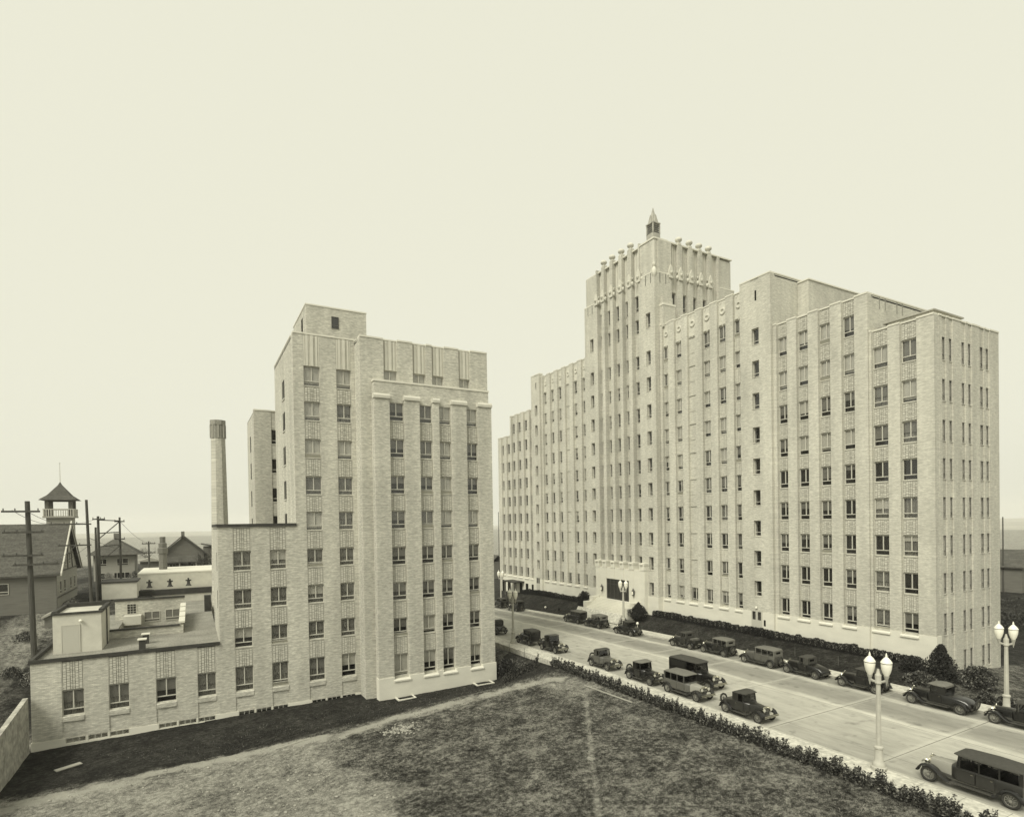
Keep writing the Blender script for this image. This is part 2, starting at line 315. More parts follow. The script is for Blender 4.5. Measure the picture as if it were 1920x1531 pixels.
def components(mb):
    par = list(range(len(mb.v)))
    def find(a):
        while par[a] != a: par[a] = par[par[a]]; a = par[a]
        return a
    for f in mb.f:
        r_ = find(f[0])
        for q in f[1:]: par[find(q)] = r_
    groups = {}
    for f in mb.f: groups.setdefault(find(f[0]), []).append(f)
    out = []
    for fs_ in groups.values():
        m = MB(); mp = {}
        for f in fs_:
            t = []
            for q in f:
                if q not in mp: mp[q] = len(m.v); m.v.append(mb.v[q])
                t.append(mp[q])
            m.f.append(tuple(t))
        out.append(m)
    return out
def part(name, mb, m, parent, smooth=None, kind=None):
    """mesh given in world coordinates, child of an unrotated parent"""
    if name in SPLIT and not kind:
        cs = components(mb)
        if len(cs) > 1:
            o = None
            for c in cs: o = part(name, c, m, parent, smooth)
            return o
    off = WL[parent]; o = bpy.data.objects.new(name, mb.mesh(name, m, off, smooth)); COL.objects.link(o); o.parent = parent
    WL[o] = off
    if kind: o['kind'] = kind
    return o
def inst(name, me, parent, loc, rotz=0.0):
    """shared mesh in local coordinates placed at a world location under an unrotated parent"""
    off = WL[parent]; o = bpy.data.objects.new(name, me); COL.objects.link(o); o.parent = parent
    o.location = (loc[0]-off[0], loc[1]-off[1], loc[2]-off[2]); o.rotation_euler = (0, 0, rotz); WL[o] = tuple(loc); return o
def sub(name, me, parent, loc=(0, 0, 0), rot=(0, 0, 0)):
    o = bpy.data.objects.new(name, me); COL.objects.link(o); o.parent = parent; o.location = loc; o.rotation_euler = rot; return o
def struct(name, mb, m, smooth=None, kind='structure'):
    me = mb if not isinstance(mb, MB) else mb.mesh(name, m, (0, 0, 0), smooth)
    o = bpy.data.objects.new(name, me); COL.objects.link(o); o['kind'] = kind; return o

def lerp(a, b, t): return a+(b-a)*t
def interp(x, xs, ys):
    if x <= xs[0]: return ys[0]
    for i in range(len(xs)-1):
        if x <= xs[i+1]: return lerp(ys[i], ys[i+1], (x-xs[i])/(xs[i+1]-xs[i]))
    return ys[-1]
def sstep(t): t = max(0.0, min(1.0, t)); return t*t*(3-2*t)

# ------------------------------------------------------------------ ground
def zroad(y): return interp(y, [-100, 45, 70, 95, 160, 260], [-14.5, -14.5, -14.95, -15.8, -17.5, -19.0])
KERB_N, KERB_F = 34.4, 50.3
def zground(x, y):
    if x < 31.9:
        p = max(-17.1, min(-14.62, -14.62-(31.6-x)*0.085))
        zb = interp(x, [-12, 15, 28, 31.9], [-17.38, -16.88, -16.62, zroad(y)-0.1])
        t = sstep((y-46.6)/6.5)
        z = lerp(p, zb, t)
        if x > 28 and y > 50: z = lerp(z, min(z, zroad(y)-0.12), 0.5)
        if y > 60 and x < 28:
            z = lerp(z, interp(y, [60, 90, 130, 260], [-17.3, -9.3, -9.6, -12]), sstep((y-60)/4)*sstep((4-x)/10.0))
            z = lerp(z, interp(y, [60, 260], [-17.0, -17.0]), sstep((x-4)/6))
        return z
    if x <= 52.6:
        return zroad(y)-0.45
    # lawn in front of and beside the main building
    a = zroad(y)+0.14
    b_ = interp(y, [0, 20, 28, 90, 100, 112, 200], [-14.6, -14.3, -13.35, -13.35, -13.9, -14.8, -17.5])
    if x < 57.6: return lerp(a, b_, sstep((x-52.6)/4.6)*0.9+0.1*(x-52.6)/5.0)
    c = interp(x, [57.6, 70.5, 90, 140, 260], [0, -2.0, -3.0, 3.2, 6.0])
    return b_+c*(1 if y < 60 else interp(y, [60, 110, 200], [1, 0.4, 0]))
def axis(fine0, fine1, step, lo, hi):
    out = []; x = fine0
    while x <= fine1+1e-6: out.append(x); x += step
    s = step; x = fine0
    left = []
    while x > lo: s *= 1.35; x -= s; left.append(max(x, lo))
    s = step; x = out[-1]; right = []
    while x < hi: s *= 1.35; x += s; right.append(min(x, hi))
    return left[::-1]+out+right
def dseg(px, py, ax, ay, bx, by):
    dx, dy = bx-ax, by-ay; t = max(0, min(1, ((px-ax)*dx+(py-ay)*dy)/(dx*dx+dy*dy+1e-9)))
    return math.hypot(px-ax-t*dx, py-ay-t*dy)
def dpoly(x, y, pts): return min(dseg(x, y, *pts[i], *pts[i+1]) for i in range(len(pts)-1))
import mathutils
PATH = [(-14, 45.6), (-9.1, 46.1), (-1.3, 47.2), (5.8, 47.1), (9.9, 45.9), (14.5, 46.4), (22.1, 46.1), (27.5, 45.8), (30.6, 45.0)]
TRACK = [(30.4, 43.5), (30.0, 41.4), (26.6, 36.3), (23.4, 31.6), (21.3, 28.5), (19.1, 25.3), (15, 19)]
TRACK2 = [(21.6, 28.3), (20.3, 24.7), (17.5, 19)]
def soil_amount(x, y):
    s = 0.0
    if x < 32:
        s = max(s, 0.95-dpoly(x, y, PATH)/1.1+.25*mathutils.noise.noise(Vector((x*.5, y*.5, 3))))
        s = max(s, 0.78-dpoly(x, y, TRACK)/0.55+.30*mathutils.noise.noise(Vector((x*.9, y*.9, 8))))
        s = max(s, 0.46-dpoly(x, y, TRACK2)/0.6)
        edge = interp(y, [20, 30, 34.5, 37.3, 40, 42.6, 45.2], [9.2, 10.2, 11.3, 10.1, 8.7, 8.4, 9.6])
        if y < 47: s = max(s, min(0.95, 0.5+(edge-x+1.6*mathutils.noise.noise(Vector((x*.45, y*.45, 6))))/2.6)+.35*min(0, mathutils.noise.noise(Vector((x*.6, y*.6, 11)))))
        s = max(s, 0.95-math.hypot(x-29.8, y-42.6)/4.2+.35*mathutils.noise.noise(Vector((x*.8, y*.8, 21))))
        s = max(s, 0.5-abs(y-29)/30+0.10 if False else 0)
        if x < -11.5 and 50 < y < 60: s = max(s, 0.8)
    if math.hypot(x-20, y-50) > 170: s = max(s, 0.8)  # far ground paled to stand in for distance haze
    if y > 60 and x < 6: s = max(s, 0.05+0.28*math.sin(x*.21+1.0)*math.sin(y*.13)+(.45 if abs(x+17.5-(y-60)*.03) < 2.2 and y < 86 else 0))
    return max(0.0, min(1.0, s))
def dense_amount(x, y):
    if x < 32:
        if y > 46.8 and y < 58: return 0.85*sstep((y-46.8)/2.0)+0.12+.45*mathutils.noise.noise(Vector((x*.45, y*.45, 5)))
        if y >= 58: return 0.55+.5*mathutils.noise.noise(Vector((x*.2, y*.2, 5)))
        return 0.30*sstep((math.sin(x*0.35)*math.sin(y*0.3+1)+0.2))
    return 1.0 if y > 27 else 0.35
gx = axis(-14.0, 33.2, 0.32, -600, 900); gy = axis(14.0, 60.0, 0.32, -500, 1500)
gv = []; gf = []; ga = []
nx = len(gx)
import mathutils
for y in gy:
    for x in gx:
        z = zground(x, y)
        far = max(0.0, math.hypot(x-20, y-50)-150)
        z = lerp(z, -20.0, sstep(far/250))
        if x < 31.5 and y < 58 and x > -20 and y > 5:
            z += 0.05*mathutils.noise.noise(Vector((x*0.7, y*0.7, 0.3)))+0.03*mathutils.noise.noise(Vector((x*2.3, y*2.3, 4.3)))
            dtk = dpoly(x, y, TRACK)
            if dtk < 0.35: z -= 0.06*(1-dtk/0.35)
        gv.append((x, y, z)); ga.append((soil_amount(x, y), dense_amount(x, y), max(0.0, min(1.0, .92-dpoly(x, y, PATH)/1.25+.75*mathutils.noise.noise(Vector((x*.9, y*1.4, 31))))) if x < 31 else 0, 1))
for j in range(len(gy)-1):
    for i in range(nx-1):
        a = j*nx+i; gf.append((a, a+1, a+1+nx, a+nx))
gm = bpy.data.meshes.new('ground'); gm.from_pydata(gv, [], gf); gm.materials.append(MATS['ground'])
ca = gm.color_attributes.new('soil', 'FLOAT_COLOR', 'POINT')
flat = [c for q in ga for c in q]; ca.data.foreach_set('color', flat)
for p in gm.polygons: p.use_smooth = True
struct('ground', gm, None)
mat('far_land', 0.36, 0.95, 0.1, var=0.25, scale=0.02)  # pale tone puts distance haze into the ground colour
fm = MB(); fm.quad((-3500, -3500, -21.5), (3500, -3500, -21.5), (3500, 3500, -21.5), (-3500, 3500, -21.5))
fo = struct('far_ground', fm, 'far_land')

def strip(x0, x1, ys, dz0, dz1, mbx=None):
    """slab following the street's fall, from zroad+dz0 up to zroad+dz1"""
    m = mbx or MB(); n = len(ys); i = len(m.v)
    for y in ys:
        z = zroad(y); m.v += [(x0, y, z+dz0), (x1, y, z+dz0), (x1, y, z+dz1), (x0, y, z+dz1)]
    for k in range(n-1):
        a = i+4*k
        for j in range(4):
            b_ = a+(j+1) % 4; c = a+j; m.f.append((c, b_, b_+4, c+4))
    m.f.append((i, i+1, i+2, i+3)); e = i+4*(n-1); m.f.append((e+3, e+2, e+1, e))
    return m
YS = [-60, 0, 20, 45, 52, 60, 70, 82, 95, 120, 160, 260]
street = struct('street', strip(KERB_N, KERB_F, YS, -0.4, 0.0), 'road_concrete'); WL[street] = (0, 0, 0)
walk_n = struct('sidewalk', strip(32.35, KERB_N-0.16, YS, -0.5, 0.14), 'sidewalk_concrete'); WL[walk_n] = (0, 0, 0)
walk_f = struct('sidewalk', strip(KERB_F+0.16, 52.35, YS, -0.5, 0.14), 'sidewalk_concrete'); WL[walk_f] = (0, 0, 0)
struct('kerb', strip(KERB_N-0.155, KERB_N+0.02, YS, -0.5, 0.146), 'kerb_concrete')
struct('kerb', strip(KERB_F-0.02, KERB_F+0.155, YS, -0.5, 0.146), 'kerb_concrete')
# expansion joints in the street (measured crossings) and score lines in the walks
jm = MB()
for y in (12.2, 19.2, 26.3, 33.4, 40.5, 47.6, 54.7, 61.8, 68.9, 76, 83, 90):
    z = zroad(y)
    w = 0.03+0.02*rnd.random()
    jm.quad((KERB_N+.03, y-w, zroad(y-w)+.004), (KERB_F-.03, y-w, zroad(y-w)+.004), (KERB_F-.03, y+w, zroad(y+w)+.004), (KERB_N+.03, y+w, zroad(y+w)+.004))
part('expansion_joint', jm, 'joint_tar', street, kind='stuff')
jm = MB()
ys2 = [-20, 45, 70, 95, 150]
for x, w in ((36.7, .018), (42.95, .03), (47.95, .018)):
    for a, b_ in zip(ys2[:-1], ys2[1:]):
        jm.quad((x-w, a, zroad(a)+.004), (x+w, a, zroad(a)+.004), (x+w, b_, zroad(b_)+.004), (x-w, b_, zroad(b_)+.004))
part('lane_joint', jm, 'joint_tar', street)
for wk, x0, x1 in ((walk_n, 32.35, 34.24), (walk_f, 50.46, 52.35)):
    jm = MB(); y = 5.0
    while y < 110:
        z0_ = zroad(y)+0.144; jm.quad((x0, y-.012, z0_), (x1, y-.012, z0_), (x1, y+.012, z0_), (x0, y+.012, z0_)); y += 1.9
    part('score_line', jm, 'joint_tar', wk, kind='stuff')

# ------------------------------------------------------------------ facade kit
def msh(mb, name, mats, splits, smooth=None):
    """mesh with several materials: splits = [first face index of every material]"""
    mb.nofix = False
    me = bpy.data.meshes.new(name); me.from_pydata(mb.v, [], mb.f)
    for m in mats: me.materials.append(MATS[m])
    idx = []
    for i in range(len(mb.f)):
        k = 0
        for s_, f0 in enumerate(splits):
            if i >= f0: k = s_
        idx.append(k)
    me.polygons.foreach_set('material_index', idx)
    import bmesh
    bm = bmesh.new(); bm.from_mesh(me); bmesh.ops.recalc_face_normals(bm, faces=bm.faces); bm.to_mesh(me); bm.free()
    if smooth is not None:
        for p in me.polygons: p.use_smooth = True
        me.set_sharp_from_angle(angle=R(smooth))
    return me
CACHE = {}
def cached(key, fn):
    if key not in CACHE: CACHE[key] = fn()
    return CACHE[key]
def q2(v): return round(v*50)/50.0

def win_frame(w, h, kind):
    m = MB(); b_ = 0.06; y0, y1 = 0.0, 0.09
    if kind == 'slim':
        b_ = .03; m.box(-w/2, -w/2+b_, 0, .05, 0, h); m.box(w/2-b_, w/2, 0, .05, 0, h); m.box(-w/2+b_, w/2-b_, 0, .05, 0, b_); m.box(-w/2+b_, w/2-b_, 0, .05, h-b_, h); m.box(-w/2+b_, w/2-b_, .0, .05, .24*h, .24*h+.05)
        return m.mesh('window_frame', 'frame_dark')
    m.box(-w/2, -w/2+b_, y0, y1, 0, h); m.box(w/2-b_, w/2, y0, y1, 0, h)
    m.box(-w/2+b_, w/2-b_, y0, y1, 0, b_); m.box(-w/2+b_, w/2-b_, y0, y1, h-b_, h)
    if kind == 'double':
        tr = 0.23*h
        m.box(-w/2+b_, w/2-b_, y0-.015, y1-.01, tr, tr+0.075)
        m.box(-0.04, 0.04, y0-.01, y1-.005, tr+0.075, h-b_)
    elif kind == 'single':
        tr = 0.23*h; m.box(-w/2+b_, w/2-b_, y0+.01, y1, tr, tr+0.06)
    elif kind == 'grid':
        for k in (1, 2): m.box(-w/2+b_+(w-2*b_)*k/3-.015, -w/2+b_+(w-2*b_)*k/3+.015, y0+.01, y1, b_, h-b_)
        for k in (1, 2, 3): m.box(-w/2+b_, w/2-b_, y0+.015, y1-.005, h*k/4-.015, h*k/4+.015)
    elif kind == 'three':
        for k in (1, 2): m.box(-w/2+b_+(w-2*b_)*k/3-.02, -w/2+b_+(w-2*b_)*k/3+.02, y0+.01, y1, b_, h-b_)
    return m.mesh('window_frame', 'frame_paint')
def pane_mesh(w, h): m = MB(); m.box(-w/2, w/2, 0, 0.012, 0, h); return m.mesh('pane', 'glass')
def blind_mesh(w, l, mt): m = MB(); m.box(-w/2, w/2, 0, 0.015, -l, 0); m.box(-w/2, w/2, -.012, .02, -l-.03, -l); return m.mesh('blind', mt)
def curtain_mesh(w, h):
    m = MB(); n = 22; ring = []
    for i in range(n+1): ring.append((-w/2+w*i/n, 0.022*math.sin(i*1.9)+0.012*math.sin(i*4.1)))
    pts = ring+[(x, y+0.02) for x, y in reversed(ring)]
    m.prism(pts, 'z', 0, h); return m.mesh('curtain', 'curtain')
def add_window(parent, loc, rotz, w, h, kind, blind=0.5, curtain=False, hopper=False, detail=True, name='window'):
    w, h = q2(w), q2(h)
    o = inst(name, cached(('wf', w, h, kind), lambda: win_frame(w, h, kind)), parent, loc, rotz)
    if kind == 'double':
        tr = 0.23*h; pw = (w-0.12-0.08)/2; ph = h-0.06-tr-0.075
        if detail:
            pm = cached(('p', q2(pw), q2(ph)), lambda: pane_mesh(pw, ph))
            sub('pane', pm, o, (-pw/2-0.04, 0.04, tr+0.075)); sub('pane', pm, o, (pw/2+0.04, 0.04, tr+0.075))
            lh = tr-0.06; lm_ = cached(('p', q2(w-.12), q2(lh)), lambda: pane_mesh(w-.12, lh))
            if hopper:
                sub('open_hopper', cached(('hp', q2(w-.12), q2(lh)), lambda: MB().box(-(w-.12)/2, (w-.12)/2, 0, .03, 0, lh*.95).mesh('open_hopper', 'frame_paint')), o, (0, 0.02, 0.06), (R(38), 0, 0))
            else: sub('pane', lm_, o, (0, 0.04, 0.06))
        else:
            sub('pane', cached(('p', q2(w-.12), q2(h-.12)), lambda: pane_mesh(w-.12, h-.12)), o, (0, 0.045, 0.06))
    else:
        sub('pane', cached(('p', q2(w-.12), q2(h-.12)), lambda: pane_mesh(w-.12, h-.12)), o, (0, 0.045, 0.06))
    if blind > 0.02:
        bl = min(.875, max(0.1, round(blind*8)/8))*(h-.1)
        mt = 'blind_sky_pale' if rnd.random() < (.85 if blind > .7 else .12) else 'blind'  # long blinds, mostly on upper floors, get the sky reflection tone
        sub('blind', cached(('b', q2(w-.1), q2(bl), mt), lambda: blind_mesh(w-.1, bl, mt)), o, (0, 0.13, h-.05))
    if curtain:
        sub('curtain', cached(('c', q2(w-.1), q2(h)), lambda: curtain_mesh(w-.1, h-.1)), o, (0, 0.22, 0.05))
    return o

def add_flat_window(parent, loc, rotz, w, h, kind, blind):
    """window set into a plain wall: shallow dark box, frame, pane; loc is on the wall face"""
    n = Vector((math.sin(rotz), -math.cos(rotz), 0))
    o = add_window(parent, tuple(Vector(loc)+n*0.06), rotz, w, h, kind, 0)
    sub('window_backing', cached(('rv', q2(w), q2(h), blind), lambda: MB().box(-w/2+.01, w/2-.01, .05, .057, .01, h-.01).mesh('window_backing', 'blind' if blind else 'interior')), o)  # flat sheet whose dark colour stands for the room behind
    return o
def panel_mesh(w, h, kind):
    m = MB()
    m.box(-w/2, w/2, -0.005, 0.03, 0, h)
    f0 = len(m.f)
    if kind == 'basket':
        cols = [0.15, 0.15, 0.10, 0.10, 0.15, 0.15]; tot = sum(cols); x = -w/2+0.05*w; W_ = 0.90*w
        for ci, c in enumerate(cols):
            cw = c/tot*W_; z = 0.04
            hs = [0.17, 0.26, 0.17, 0.26] if ci % 2 == 0 else [0.26, 0.17, 0.17, 0.26]
            if ci in (2, 3): hs = [0.12, 0.12, 0.22]
            k = (ci*3) % len(hs)
            while z < h-0.05:
                hh = min(hs[k % len(hs)], h-0.04-z); k += 1
                if hh > 0.05: m.box(x+0.02, x+cw-0.02, -0.045-0.012*((k*7+ci*3) % 3), -0.004, z+0.018, z+hh-0.018)
                z += hh
            x += cw
        m.box(-w/2, -w/2+0.035*w, -0.05, -0.004, 0, h); m.box(w/2-0.035*w, w/2, -0.05, -0.004, 0, h)
        mats = ['panel_joint', 'panel_block']
    elif kind == 'rib':
        for k in range(5):
            x = -w/2+w*(k+0.5)/5; m.box(x-0.07*w, x+0.07*w, -0.06, -0.004, 0.02, h-0.02)
        mats = ['brick_main', 'brick_main']
    elif kind == 'flute':
        for k, (a, b_, dd) in enumerate([(0, .1, .05), (.13, .30, .10), (.32, .40, .05), (.42, .62, .14), (.64, .72, .05), (.74, .88, .10), (.90, 1, .05)]):
            m.box(-w/2+a*w, -w/2+b_*w, -dd, -0.004, 0, h)
        mats = ['terracotta', 'terracotta']
    return msh(m, 'spandrel_panel', mats, [0, f0])
def disc_panel(w, h):
    m = MB(); m.box(-w/2, w/2, -0.02, 0.05, 0, h); f0 = len(m.f)
    m.torus((0, -0.04, h*0.58), (0, 1, 0), w*0.25, 0.13, 18, 6)
    for s_ in (-1, 1):
        m.prism([(s_*w*.45, .12), (s_*w*.05, .12), (s_*w*.25, .12+.42*w)], 'y', -0.16, 0.0)
        m.prism([(s_*w*.42, h*.95), (s_*w*.12, h*.95), (s_*w*.27, h*.86)], 'y', -0.07, 0.0)
    m.prism([(-w*.18, .5*w+.12), (w*.18, .5*w+.12), (0, .18)], 'y', -0.07, 0.0)
    return msh(m, 'ornament_panel', ['terracotta', 'terracotta'], [0, f0])

def fbox(mb, face, plane, t0, t1, n0, n1, z0, z1):
    if face == 'W': mb.box(plane+n0, plane+n1, t0, t1, z0, z1)
    else: mb.box(t0, t1, plane+n0, plane+n1, z0, z1)
def fpt(face, plane, t, n, z): return (plane+n, t, z) if face == 'W' else (t, plane+n, z)
FROT = {'W': R(-90), 'S': 0.0}

def facade(B, face, plane, t0, t1, zb, zt, bays, rows, recess=0.3, panel='basket', brick='brick', depth=0.75, top_panel=None, blank=(), wkind='double',
           wdepth=0.08, wmargin=0.0, coping=True, merge=False, detail=True, blindfn=None, inset_top=True, sillstone=True, bottom_panel=False, hop=0.12, curtains=0.4, pier_top=None):
    """rows: list of (head, height) from the top down.  t increases along the facade."""
    bays = sorted((min(b), max(b)) for b in bays); rot = FROT[face]
    edges = [t0]+[e for b in bays for e in b]+[t1]
    for i in range(0, len(edges), 2):
        a, b_ = edges[i], edges[i+1]
        if b_-a > 0.02:
            m = MB(); fbox(m, face, plane, a, b_, 0, depth, zb, zt if pier_top is None else pier_top); part('pier', m, brick, B)
    for bi, (a, b_) in enumerate(bays):
        tc = (a+b_)/2; w = b_-a-2*wmargin
        m = MB()
        solid = []; z = zt
        rws = rows if bi not in blank else rows[-1:]
        for hd, hh in rws:
            solid.append((hd, z)); z = hd-hh
        solid.append((zb, z))
        bk = depth-0.05; poly = [(depth, zb), (depth, zt), (recess, zt)]
        for hd, hh in rws: poly += [(recess, hd), (bk, hd), (bk, hd-hh), (recess-.05, hd-hh), (recess-.05, hd-hh-.07), (recess, hd-hh-.07)]
        poly.append((recess, zb))
        m.prism([(plane+n_, z_) for n_, z_ in poly], 'y' if face == 'W' else 'x', a, b_)
        part('bay_wall', m, brick, B)
        m = MB(); fbox(m, face, plane, a+.01, b_-.01, depth-0.10, depth-0.06, rws[-1][0]-rws[-1][1]+.01, rws[0][0]-.01); part('room_shade', m, 'interior', B)  # dark sheet coloured as the unlit room behind the windows
        if bi in blank:
            m = MB()
            for hd, hh in rows[:-1]:
                fbox(m, face, plane, a, b_, recess-0.10, recess+0.01, hd, hd+0.12); fbox(m, face, plane, a, b_, recess-0.04, recess+0.01, hd-hh-0.06, hd-hh)
            part('blind_window_ledges', m, brick, B)
        if panel:
            for k, (s0, s1) in enumerate(solid):
                if (k == len(solid)-1 and not bottom_panel) or bi in blank: continue
                pk = panel
                y0, y1 = s0+0.02, s1-(0.12 if k > 0 else 0.05)
                if k == 0:
                    if top_panel is None: continue
                    pk = top_panel
                ph = q2(y1-y0); pw = q2(b_-a-0.02)
                me = cached((pk, pw, ph), (lambda pk=pk, pw=pw, ph=ph: disc_panel(pw, ph) if pk == 'disc' else panel_mesh(pw, ph, pk)))
                inst('ornament_panel' if pk == 'disc' else 'spandrel_panel', me, B, fpt(face, plane, tc, recess-0.006, y0), rot)
        if bi in blank and top_panel == 'disc':
            s0, s1 = rows[0][0], zt; ph = q2(s1-s0-0.07); pw = q2(b_-a-0.02)
            inst('ornament_panel', cached(('disc', pw, ph), lambda: disc_panel(pw, ph)), B, fpt(face, plane, tc, recess-0.006, s0+.02), rot)
        if merge:
            m = MB(); g = MB()
            for hd, hh in rws:
                fbox(g, face, plane, a, b_, recess+wdepth+.04, recess+wdepth+.055, hd-hh, hd)
                fbox(m, face, plane, a, b_, recess+wdepth, recess+wdepth+.08, hd-hh+.22*hh, hd-hh+.22*hh+.06)
                fbox(m, face, plane, tc-.035, tc+.035, recess+wdepth+.005, recess+wdepth+.075, hd-hh+.3*hh, hd)
            part('window_frames', m, 'frame_paint', B, kind='stuff'); part('window_panes', g, 'glass', B, kind='stuff')
        else:
            for ri, (hd, hh) in enumerate(rws):
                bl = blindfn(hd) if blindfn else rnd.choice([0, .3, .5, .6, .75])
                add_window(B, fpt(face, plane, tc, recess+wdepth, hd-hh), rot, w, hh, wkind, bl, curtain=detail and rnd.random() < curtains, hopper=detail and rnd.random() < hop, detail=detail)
    if coping:
        m = MB()
        for i in range(0, len(edges), 2):
            if edges[i+1]-edges[i] > .02: fbox(m, face, plane, edges[i]-0.0, edges[i+1]+0.0, -0.05, depth+0.1, zt+.004, zt+0.16)
        for a, b_ in bays: fbox(m, face, plane, a+.002, b_-.002, recess-0.10, depth+0.1, zt+.004, zt+0.14)
        part('coping', m, 'stone', B)

def body(B, x0, x1, y0, y1, z0, z1, brick='brick', roofm='roof_gravel', name='wall'):
    m = MB(); m.box(x0, x1, y0, y1, z0, z1-.30); part(name, m, brick, B)
    m = MB(); m.box(x0, x1, y0, y1, z1-.296, z1-.16); part('roof', m, roofm, B)
def parapet(B, x0, x1, y0, y1, z0, z1, brick, sides='NESW', th=0.35, cop='stone'):
    m = MB(); c = MB()
    segs = {'S': (x0, x1, y0, y0+th), 'N': (x0, x1, y1-th, y1), 'W': (x0, x0+th, y0+th+.003, y1-th-.003), 'E': (x1-th, x1, y0+th+.003, y1-th-.003)}
    for s_ in sides:
        a, b_, e, f_ = segs[s_]; m.box(a, b_, e, f_, z0, z1); c.box(a-.04, b_+.04, e-.04, f_+.04, z1+.002, z1+.13) if s_ in 'SN' else c.box(a-.04, b_+.04, e+.05, f_-.05, z1+.002, z1+.128)
    part('parapet', m, brick, B); part('coping', c, cop, B)

# ------------------------------------------------------------------ main hospital building
HB = thing('hospital_tower_building', 'tall stepped pale brick hospital with pointed lantern on its central tower', 'building', (62, 68.4, -13.4))
BR = 'brick_main'
XF = 57.5
rows8 = [(16.14, 1.98), (12.42, 1.98), (8.67, 1.95), (5.19, 1.92), (1.66, 1.92), (-1.85, 1.92), (-5.33, 1.92), (-9.0, 1.98)]
rows10 = [(23.7, 1.95), (20.0, 1.95)]+rows8
STONE_T = -10.8
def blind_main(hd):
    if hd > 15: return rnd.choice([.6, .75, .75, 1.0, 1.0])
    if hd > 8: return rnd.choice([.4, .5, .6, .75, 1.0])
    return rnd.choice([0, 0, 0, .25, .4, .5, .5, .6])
def stone_base(B, face, plane, t0, t1, bays, zt, zb, win_sill, proud=0.06, depth=0.8):
    m = MB(); bays = sorted((min(b), max(b)) for b in bays); edges = [t0]+[e for b in bays for e in b]+[t1]
    for i in range(0, len(edges), 2): fbox(m, face, plane, edges[i], edges[i+1], -proud, depth, win_sill-.25, zt)
    fbox(m, face, plane, t0, t1, -proud-.004, depth+.004, zb, win_sill-.252)
    part('stone_base', m, 'stone', B)
    for a, b_ in bays:
        w = q2(b_-a+.16)
        def mk(w=w):
            s_ = MB(); s_.prism([(-.20, .0), (.30, 0), (.30, .24), (-.06, .24), (-.20, .14)], 'x', -w/2, w/2); return s_.mesh('window_sill', 'stone')
        inst('window_sill', cached(('sill', w), mk), B, fpt(face, plane, (a+b_)/2, 0, win_sill-.24), FROT[face])
# A : end wing, two bays
A_b = [(30.52, 32.0), (28.05, 29.46)]
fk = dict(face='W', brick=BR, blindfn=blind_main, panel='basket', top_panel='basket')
PA = XF+0.25
facade(HB, plane=PA, t0=26.62, t1=32.22, zb=STONE_T, zt=17.75, bays=A_b, rows=rows8, recess=0.32, **fk)
stone_base(HB, 'W', PA, 26.56, 32.22, A_b, STONE_T, -14.2, -10.98)
# B : four bays
B_b = [(40.81, 42.11), (38.36, 39.70), (35.94, 37.24), (33.48, 34.78)]
facade(HB, plane=XF, t0=32.2, t1=42.5, zb=STONE_T, zt=21.5, bays=B_b, rows=[(19.92, 1.98)]+rows8, recess=0.38, **fk)
stone_base(HB, 'W', XF, 32.23, 42.5, B_b, STONE_T, -14.2, -10.95)
# C and G : stair bays with punched windows
rowsC = [(21.77, 1.85), (18.05, 1.85), (14.35, 1.8), (10.45, 1.8), (6.86, 1.8), (3.22, 1.8), (-0.3, 1.78), (-3.77, 1.78), (-7.25, 1.78)]
PC = XF-0.4
fs = dict(face='W', brick=BR, panel=None, recess=0.012, wdepth=0.30, wkind='single', blindfn=lambda h: 0, detail=False)
facade(HB, plane=PC, t0=42.5, t1=46.6, zb=STONE_T, zt=27.4, bays=[(44.05, 45.0)], rows=rowsC, **fs)
stone_base(HB, 'W', PC, 42.46, 46.64, [], STONE_T, -14.2, -12.5)
facade(HB, plane=PC, t0=91.4, t1=94.4, zb=STONE_T, zt=27.4, bays=[(92.25, 93.15)], rows=rowsC, **fs)
stone_base(HB, 'W', PC, 91.36, 94.44, [], STONE_T, -15.2, -12.5)
# D and F : six bays each, disc ornaments at the top
D_b = [(46.61, 47.93), (49.04, 50.34), (51.49, 52.79), (53.91, 55.26), (56.30, 57.57), (58.76, 59.86)]
D_b[0] = (46.64, 47.93)
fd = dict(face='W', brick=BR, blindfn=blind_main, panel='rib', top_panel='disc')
facade(HB, plane=XF, t0=46.6, t1=60.9, zb=STONE_T, zt=26.85, bays=D_b, rows=rows10, recess=0.34, blank=(3,), **fd)
stone_base(HB, 'W', XF, 46.68, 60.9, D_b, STONE_T, -14.2, -10.98)
F_b = [(77.79, 78.80), (79.99, 81.29), (82.37, 83.64), (84.77, 86.0), (87.18, 88.46), (89.59, 90.93)]
ff = dict(fd); ff['panel'] = None
facade(HB, plane=XF, t0=76.0, t1=91.4, zb=STONE_T, zt=26.85, bays=F_b, rows=rows10, recess=0.34, blank=(2,), **{**ff, 'detail': False})
for a, b_ in [q for q in F_b if q[0] != 82.37]:
    ph = q2(26.78-23.72); pw = q2(b_-a-.02)
    inst('ornament_panel', cached(('disc', pw, ph), lambda: disc_panel(pw, ph)), HB, (XF+.334, (a+b_)/2, 23.72), R(-90))
stone_base(HB, 'W', XF, 76.0, 91.34, F_b, STONE_T, -14.8, -10.98)
H_b = [(94.62, 95.87), (96.82, 98.22), (99.31, 100.65), (101.67, 103.06)]
I_b = [(104.24, 105.69), (106.79, 107.96)]
facade(HB, plane=XF, t0=94.4, t1=103.6, zb=STONE_T, zt=21.5, bays=H_b, rows=[(19.92, 1.98)]+rows8, recess=0.38, **{**ff, 'top_panel': None, 'merge': True})
stone_base(HB, 'W', XF, 94.46, 103.6, H_b, STONE_T, -16.5, -10.98)
